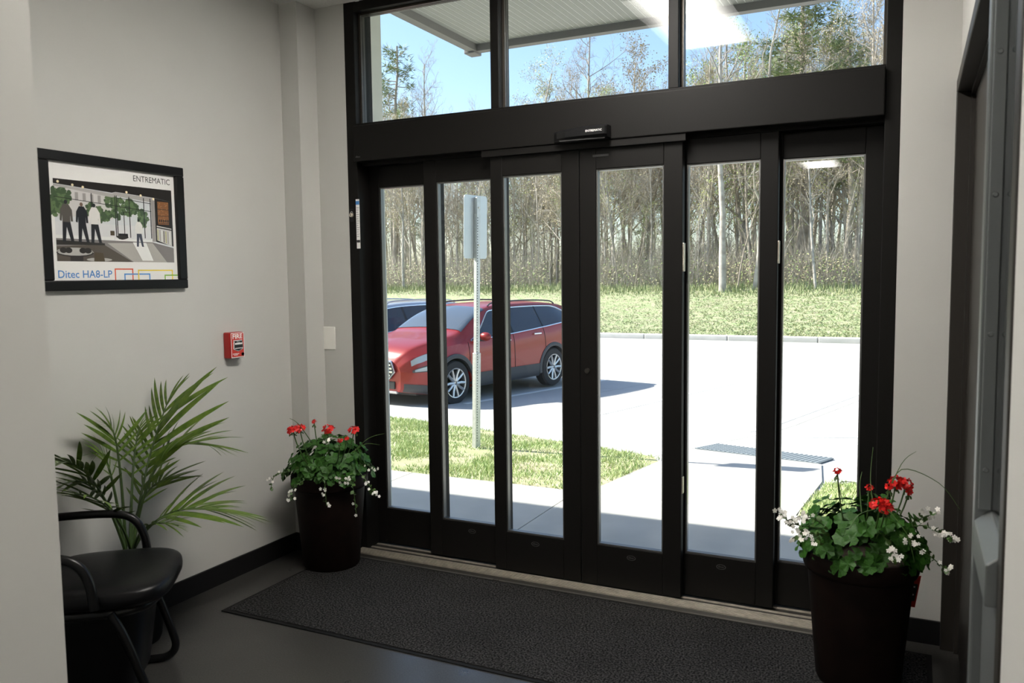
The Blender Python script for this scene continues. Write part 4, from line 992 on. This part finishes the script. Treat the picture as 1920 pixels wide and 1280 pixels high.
            for k in range(5):
                a = 2*PI*k/5
                for da in (-.26, .26):
                    p0 = Vector((math.cos(a+da*.25)*.035, .078, math.sin(a+da*.25)*.035)); p1 = Vector((math.cos(a+da*1.15)*.14, .086, math.sin(a+da*1.15)*.14)); p2 = Vector((math.cos(a+da*1.0)*.232, .098, math.sin(a+da*1.0)*.232))
                    hb.tube([p0, p1, p2], [.032, .028, .024], 6)
            hb.build('spokes', 'alloy', wl, True)
    # windscreens
    for nm, a, b, lo_, m in (('windshield', 1.27, 2.02, 6.12, 'car_glass_lt'), ('rear_window', 4.60, 4.80, 6.3, 'car_glass')):
        mb = MB()
        for side in (1, -1): mb.grid(lambda u, v: S3(a+(b-a)*u, lo_+(8-lo_)*v, side, .008), 16, 8, flip=(side > 0))
        mb.build(nm, m, t, True, angle=180)
    # grille, lower intake, number plate area
    gx = 2.45
    g_ = MB(); hexa = [(-.40, .50), (.40, .50), (.52, .62), (.44, .78), (-.44, .78), (-.52, .62)]
    g_.prism(hexa, 0, .03); go = g_.build('grille', 'ink_black', t); go.matrix_local = Matrix(((0, 0, 1, gx-.004), (1, 0, 0, 0), (0, 1, 0, 0), (0, 0, 0, 1)))
    for k, z in enumerate((.555, .61, .665, .72)):
        wz = .40+.12*min(1, (z-.5)/.12) - (.08*(z-.62)/.16 if z > .62 else 0)
        MB().box(gx+.022, gx+.036, -wz+.04, wz-.04, z-.014, z+.014).build('grille_bar', 'chrome', t, bevel=.004)
    MB().tube([(gx+.03, a, b) for a, b in hexa]+[(gx+.03, *hexa[0])], .016, 6).build('grille_surround', 'chrome', t, True)
    MB().box(gx-.02, gx+.02, -.5, .5, .34, .46).build('lower_intake', 'ink_black', t, bevel=.01)
    MB().box(gx-.02, gx+.03, -.55, .55, .27, .31).build('skid_plate', 'alloy', t, bevel=.01)
    MB().box(-2.40, 2.2, -.7, .7, .22, .40).build('underbody', 'ink_black', t)
    return t
hd = Vector((-4.07+3.53, 8.14-10.76, 0)).normalized()          # heading: towards the building
side_v = Vector((-hd.y, hd.x, 0))
front_w = Vector((-3.93, 7.78, 0)); ctr = front_w - side_v*.83 - hd*(2.45-SF)
car_rz = math.atan2(hd.y, hd.x)
zc = lambda p: gz(p.y)-.012
make_car('red sport utility car parked facing the building', 'paint_red', (ctr.x, ctr.y, zc(ctr)), car_rz)
c2 = ctr - side_v*2.72 + hd*(-.15)
make_car('silver sport utility car parked behind the red one', 'paint_silver', (c2.x, c2.y, zc(c2)), car_rz+.01)

# ------------------------------------------------------------------ woods
def grow(mb, lf, rg, p, d, L, r, lvl, kind, maxl):
    n = 7 if lvl == 0 else (4 if lvl == 1 else 3); sides = 7 if lvl == 0 else (5 if lvl == 1 else 3)
    pts = [p.copy()]; rs = [r]; q = p.copy(); dd = d.copy()
    wob = .06 if lvl == 0 else .22
    for k in range(n):
        dd = (dd+Vector((rg.gauss(0, wob), rg.gauss(0, wob), rg.gauss(0, wob*.6)+(.03 if lvl else .02)))).normalized()
        q = q+dd*(L/n); pts.append(q.copy()); rs.append(r*(1-(.78 if lvl == 0 else .8)*(k+1)/n)+.002)
    mb.tube(pts, rs, sides, cap=False)
    if lvl >= maxl:
        if lf is not None:
            for k in range(kind['lpt']):
                a = pts[rg.randrange(1, len(pts))]+Vector((rg.gauss(0, .12), rg.gauss(0, .12), rg.gauss(0, .12))); s = kind['ls']*rg.uniform(.6, 1.3)
                u = Vector((rg.gauss(0, 1), rg.gauss(0, 1), rg.gauss(0, 1))).normalized(); v = u.orthogonal().normalized()*s; u = u*s
                lf.face([a-u*.5, a+v*.4, a+u*.5, a-v*.4])
        return
    nb = kind['nb'][lvl]
    for k in range(nb):
        t = kind['first'] + (1-kind['first'])*((k+rg.random())/nb) if lvl == 0 else .2+.8*(k+rg.random())/nb
        f = t*n; i = min(n-1, int(f)); a = pts[i].lerp(pts[i+1], f-i); rr = (rs[i]*(1-(f-i))+rs[i+1]*(f-i))
        az = rg.random()*2*PI; ax = (pts[i+1]-pts[i]).normalized(); o = ax.orthogonal().normalized(); o = o*math.cos(az)+ax.cross(o)*math.sin(az)
        sp_ = kind['spread']*rg.uniform(.7, 1.2)
        nd = (ax*(1-sp_*.75)+o*sp_+Vector((0, 0, kind['up']))).normalized()
        l2 = L*kind['ratio'][lvl]*(1.15-t*.75 if lvl == 0 else 1)*rg.uniform(.7, 1.15)
        grow(mb, lf, rg, a, nd, l2, max(.004, rr*.55), lvl+1, kind, maxl)
def conifer(seed, H):
    rg = random.Random(seed); mb, lf = MB(), MB(); pts = [Vector((0, 0, 0))]; n = 9
    for k in range(n): pts.append(pts[-1]+Vector((rg.gauss(0, .06), rg.gauss(0, .06), H/n)))
    mb.tube(pts, [.17*(1-.85*k/n)+.02 for k in range(n+1)], 7, cap=False)
    for k in range(46):
        t = .38+.6*(k+rg.random())/46; f = t*n; i = min(n-1, int(f)); a = pts[i].lerp(pts[i+1], f-i); az = rg.random()*6.28; L = H*.20*(1.25-t)*rg.uniform(.6, 1.2)
        e = a+Vector((math.cos(az)*L, math.sin(az)*L, L*rg.uniform(.0, .5))); mb.tube([a, a.lerp(e, .5)+Vector((0, 0, -.05*L)), e], [.03, .02, .008], 3, cap=False)
        for c in range(4):
            cc = a.lerp(e, .45+.55*rg.random())+Vector((rg.gauss(0, .2), rg.gauss(0, .2), rg.gauss(0, .12)))
            for j in range(16):
                d = Vector((rg.gauss(0, 1), rg.gauss(0, 1), rg.gauss(.2, .7))).normalized(); s = rg.uniform(.18, .42); o = d.orthogonal().normalized()*.022
                q = cc+d*.1; lf.face([q-o, q+o, q+d*s])
    return mb, lf
variants = {}
def variant(nm, seed, H, r, kd, bark, leaf, maxl=3, lean=0.):
    rg = random.Random(seed); mb = MB(); lf = MB() if leaf else None
    grow(mb, lf, rg, Vector((0, 0, -.2)), Vector((lean, 0, 1)).normalized(), H, r, 0, kd, maxl)
    variants[nm] = (mb.mesh('trunk', bark, True, 180), lf.mesh('foliage', leaf) if leaf else None, H)
K1 = dict(nb=[19, 9, 6], ratio=[.34, .42, .45], first=.30, spread=.75, up=.35, lpt=3, ls=.06)
K2 = dict(nb=[20, 9, 6], ratio=[.30, .45, .5], first=.22, spread=.8, up=.25, lpt=5, ls=.075)
K3 = dict(nb=[11, 6], ratio=[.30, .45], first=.25, spread=.6, up=.5, lpt=9, ls=.065)
variant('bare_a', 1, 12, .125, K1, 'bark', None); variant('bare_b', 2, 12, .11, K1, 'bark2', None, lean=.06); variant('bare_c', 3, 12, .14, K1, 'bark', 'leaf_rust', lean=-.04)
variant('spring_a', 4, 12, .12, K2, 'bark', 'leaf_spring'); variant('spring_b', 5, 12, .11, K2, 'bark2', 'leaf_green', lean=.05); variant('spring_c', 6, 12, .11, K2, 'bark', 'leaf_rust')
variant('pale_a', 7, 12, .17, dict(K1, nb=[9, 6, 4], first=.4), 'bark_pale', None, lean=.03); variant('pale_b', 8, 12, .12, dict(K1, nb=[8, 6, 4], first=.3, spread=.9), 'bark_pale', 'leaf_spring', lean=-.05)
variant('thin_a', 9, 8, .055, K3, 'bark', 'leaf_rust', 2); variant('thin_b', 10, 8, .045, K3, 'bark_pale', None, 2, lean=.08); variant('thin_c', 12, 8, .05, K3, 'bark2', 'leaf_green', 2, lean=-.07); variant('thin_d', 13, 8, .05, K3, 'bark', 'leaf_spring', 2, lean=.02)
for nm, sd in (('pine_a', 31), ('pine_b', 32)):
    a, b = conifer(sd, 12); variants[nm] = (a.mesh('trunk', 'bark2', True, 180), b.mesh('foliage', 'needle'), 12)
KL = {'bare': ('leafless brown hardwood tree in the woods,', 'bare trees in the woods'), 'spring': ('hardwood tree with fresh spring leaves,', 'spring leaf trees in the woods'),
      'pale': ('pale barked woodland tree,', 'pale trunk trees in the woods'), 'thin': ('thin young woodland sapling,', 'saplings in the woods'), 'pine': ('dark green pine tree in the woods,', 'pine trees in the woods')}
rg = random.Random(77)
PANES = [(815, 'leftmost'), (930, 'second'), (1070, 'third'), (1265, 'fourth'), (1440, 'fifth'), (9999, 'rightmost')]
def where(px): return next(n for e, n in PANES if px < e)
def tree(vn, px, Y, H, label=None, wide=1.):
    d = at(px, 540, 1)-CAM; x = CAM.x+d.x*((Y-CAM.y)/d.y); tr, fo, h0 = variants[vn]; k = vn.split('_')[0]
    t = thing('sapling' if k == 'thin' else ('pine_tree' if k == 'pine' else 'tree'), label or KL[k][0]+' %s the %s door pane' % ('deep behind' if Y > 48 else 'seen through', where(px)), 'tree', (x, Y, bz(x, Y)), rg.random()*6.28, None if label else KL[k][1]+', %s door pane' % where(px))
    if label and 'hidden from' in label: t['group'] = 'woodland trees out of view'
    s = H/h0; t.scale = (s*wide, s*wide, s)
    link('trunk', tr, t)
    if fo: link('foliage', fo, t)
def toppx(px):      # skyline of the photograph
    tab = [(640, 150), (740, 120), (800, 190), (850, 235), (900, 190), (980, 165), (1050, 150), (1110, 110), (1180, 120), (1260, 160), (1320, 60), (1400, 40), (1480, 0), (1560, 10), (1700, 0)]
    for i in range(len(tab)-1):
        if px <= tab[i+1][0]: t = (px-tab[i][0])/(tab[i+1][0]-tab[i][0]); return tab[i][1]+(tab[i+1][1]-tab[i][1])*t
    return 0
def H_for(px, Y, top):
    d = at(px, 516, 1)-CAM; k = (Y-CAM.y)/d.y; p = at(px, top, k); return p.z-bz(p.x, Y)
# named trees
tree('pine_a', 742, 40, H_for(742, 40, 95), 'pine tree with sparse crown, leftmost in the left transom pane', .9)
tree('bare_a', 800, 41, H_for(800, 41, 120), 'tall bare tree right of the leftmost pine', .8)
tree('pale_a', 757, 37, H_for(757, 37, 260), 'pale grey trunk seen through the leftmost door pane', .8)
tree('bare_b', 1110, 42, H_for(1110, 42, 75), 'tallest bare tree in the middle transom pane', 1.0)
tree('spring_a', 1000, 41, H_for(1000, 41, 130), 'yellow-green tree at the left of the middle transom pane')
tree('spring_c', 1180, 43, H_for(1180, 43, 115), 'rusty budding tree at the right of the middle transom pane')
tree('pale_a', 1355, 36.3, H_for(1355, 36.3, 20), 'straight thick pale trunk in the fifth door pane', 1.0)
tree('pale_b', 1415, 36.6, H_for(1415, 36.6, 40), 'whitish leaning trunk at the right of fifth door pane', 1.1)
tree('pale_b', 1530, 36.4, H_for(1530, 36.4, 170), 'slender white forked trunk in the rightmost door pane', .8)
tree('pine_b', 1500, 40, H_for(1500, 40, -30), 'tall pine crown filling the right transom pane', 1.2)
tree('pine_b', 1590, 39, H_for(1590, 39, 60), 'dark pine at the right edge of the right transom pane')
tree('spring_b', 1400, 41, H_for(1400, 41, 20), 'fresh green tree left of the tall pine')
tree('pine_a', 985, 47, H_for(985, 47, 260)); tree('pine_a', 1220, 46, H_for(1220, 46, 330)); tree('pine_b', 800, 46, H_for(800, 46, 350))
kinds = ['bare_a', 'bare_b', 'bare_c', 'bare_a', 'spring_a', 'spring_b', 'spring_c', 'bare_b', 'pale_a', 'spring_c', 'bare_c']
for k in range(75):
    px = 655+1030*(k+rg.random())/75; Y = rg.uniform(37.5, 48); tp_ = toppx(px)+rg.uniform(10, 130)
    tree(kinds[rg.randrange(len(kinds))], px, Y, H_for(px, Y, tp_), None, rg.uniform(.6, 1.0))
for k in range(85):
    px = 640+1060*(k+rg.random())/85; Y = rg.uniform(48, 72); tp_ = toppx(px)+rg.uniform(40, 200)
    tree(kinds[rg.randrange(len(kinds))], px, Y, H_for(px, Y, tp_), None, rg.uniform(.7, 1.05))
for k in range(110):
    px = 655+1030*(k+rg.random())/110; Y = rg.uniform(36.6, 46)
    tree(['thin_a', 'thin_b', 'thin_c', 'thin_d', 'thin_b'][k % 5], px, Y, rg.uniform(3.0, 8.0))
for k in range(40):      # the woods go on to either side of the doorway's view
    px = rg.uniform(1720, 2500) if k % 4 else rg.uniform(330, 620); Y = rg.uniform(37.5, 58)
    tree(kinds[k % len(kinds)], px, Y, rg.uniform(9, 15), 'woodland tree hidden from the doorway, off to the %s of the entrance' % ('right' if px > 1000 else 'left'), rg.uniform(.7, 1.1))
# undergrowth
vs_, fs, ms_ = [], [], []
for k in range(190000):
    Y = 37.2+rg.random()**1.5*22; px = rg.uniform(450, 2300); d = at(px, 540, 1)-CAM; x = CAM.x+d.x*((Y-CAM.y)/d.y); g0 = bz(x, Y)
    if noise.noise(Vector((x*.3, Y*.3, 2))) < -.25: continue
    hmax = 1.2+2.2*rg.random()*min(1, (Y-36)/6); z = g0+rg.random()**1.5*hmax
    if k % 5 < 2:
        L = rg.uniform(.4, 1.3); dx, dy = rg.gauss(0, .35)*L, rg.gauss(0, .2)*L; wd = rg.uniform(.005, .010); i = len(vs_)
        vs_ += [(x-wd, Y, z), (x+wd, Y, z), (x+dx, Y+dy, z+L)]; fs.append((i, i+1, i+2)); ms_.append(0)
    else:
        s = rg.uniform(.025, .06); a = rg.random()*6.28; i = len(vs_)
        vs_ += [(x-s*math.cos(a), Y-s*math.sin(a)*.4, z), (x+.3*s, Y+.02, z+s*.7), (x+s*math.cos(a), Y+s*math.sin(a)*.4, z+.2*s), (x-.2*s, Y-.02, z-s*.6)]; fs.append((i, i+1, i+2, i+3)); ms_.append(1 + k % 3)
me = bpy.data.meshes.new('undergrowth'); me.from_pydata(vs_, [], fs)
for m in ('brush', 'leaf_rust', 'leaf_green', 'brush_leaf'): me.materials.append(M[m])
me.polygons.foreach_set('material_index', ms_)
tag(link('undergrowth', me), 'brushy undergrowth between the tree trunks of the woods', 'undergrowth', kind='stuff')
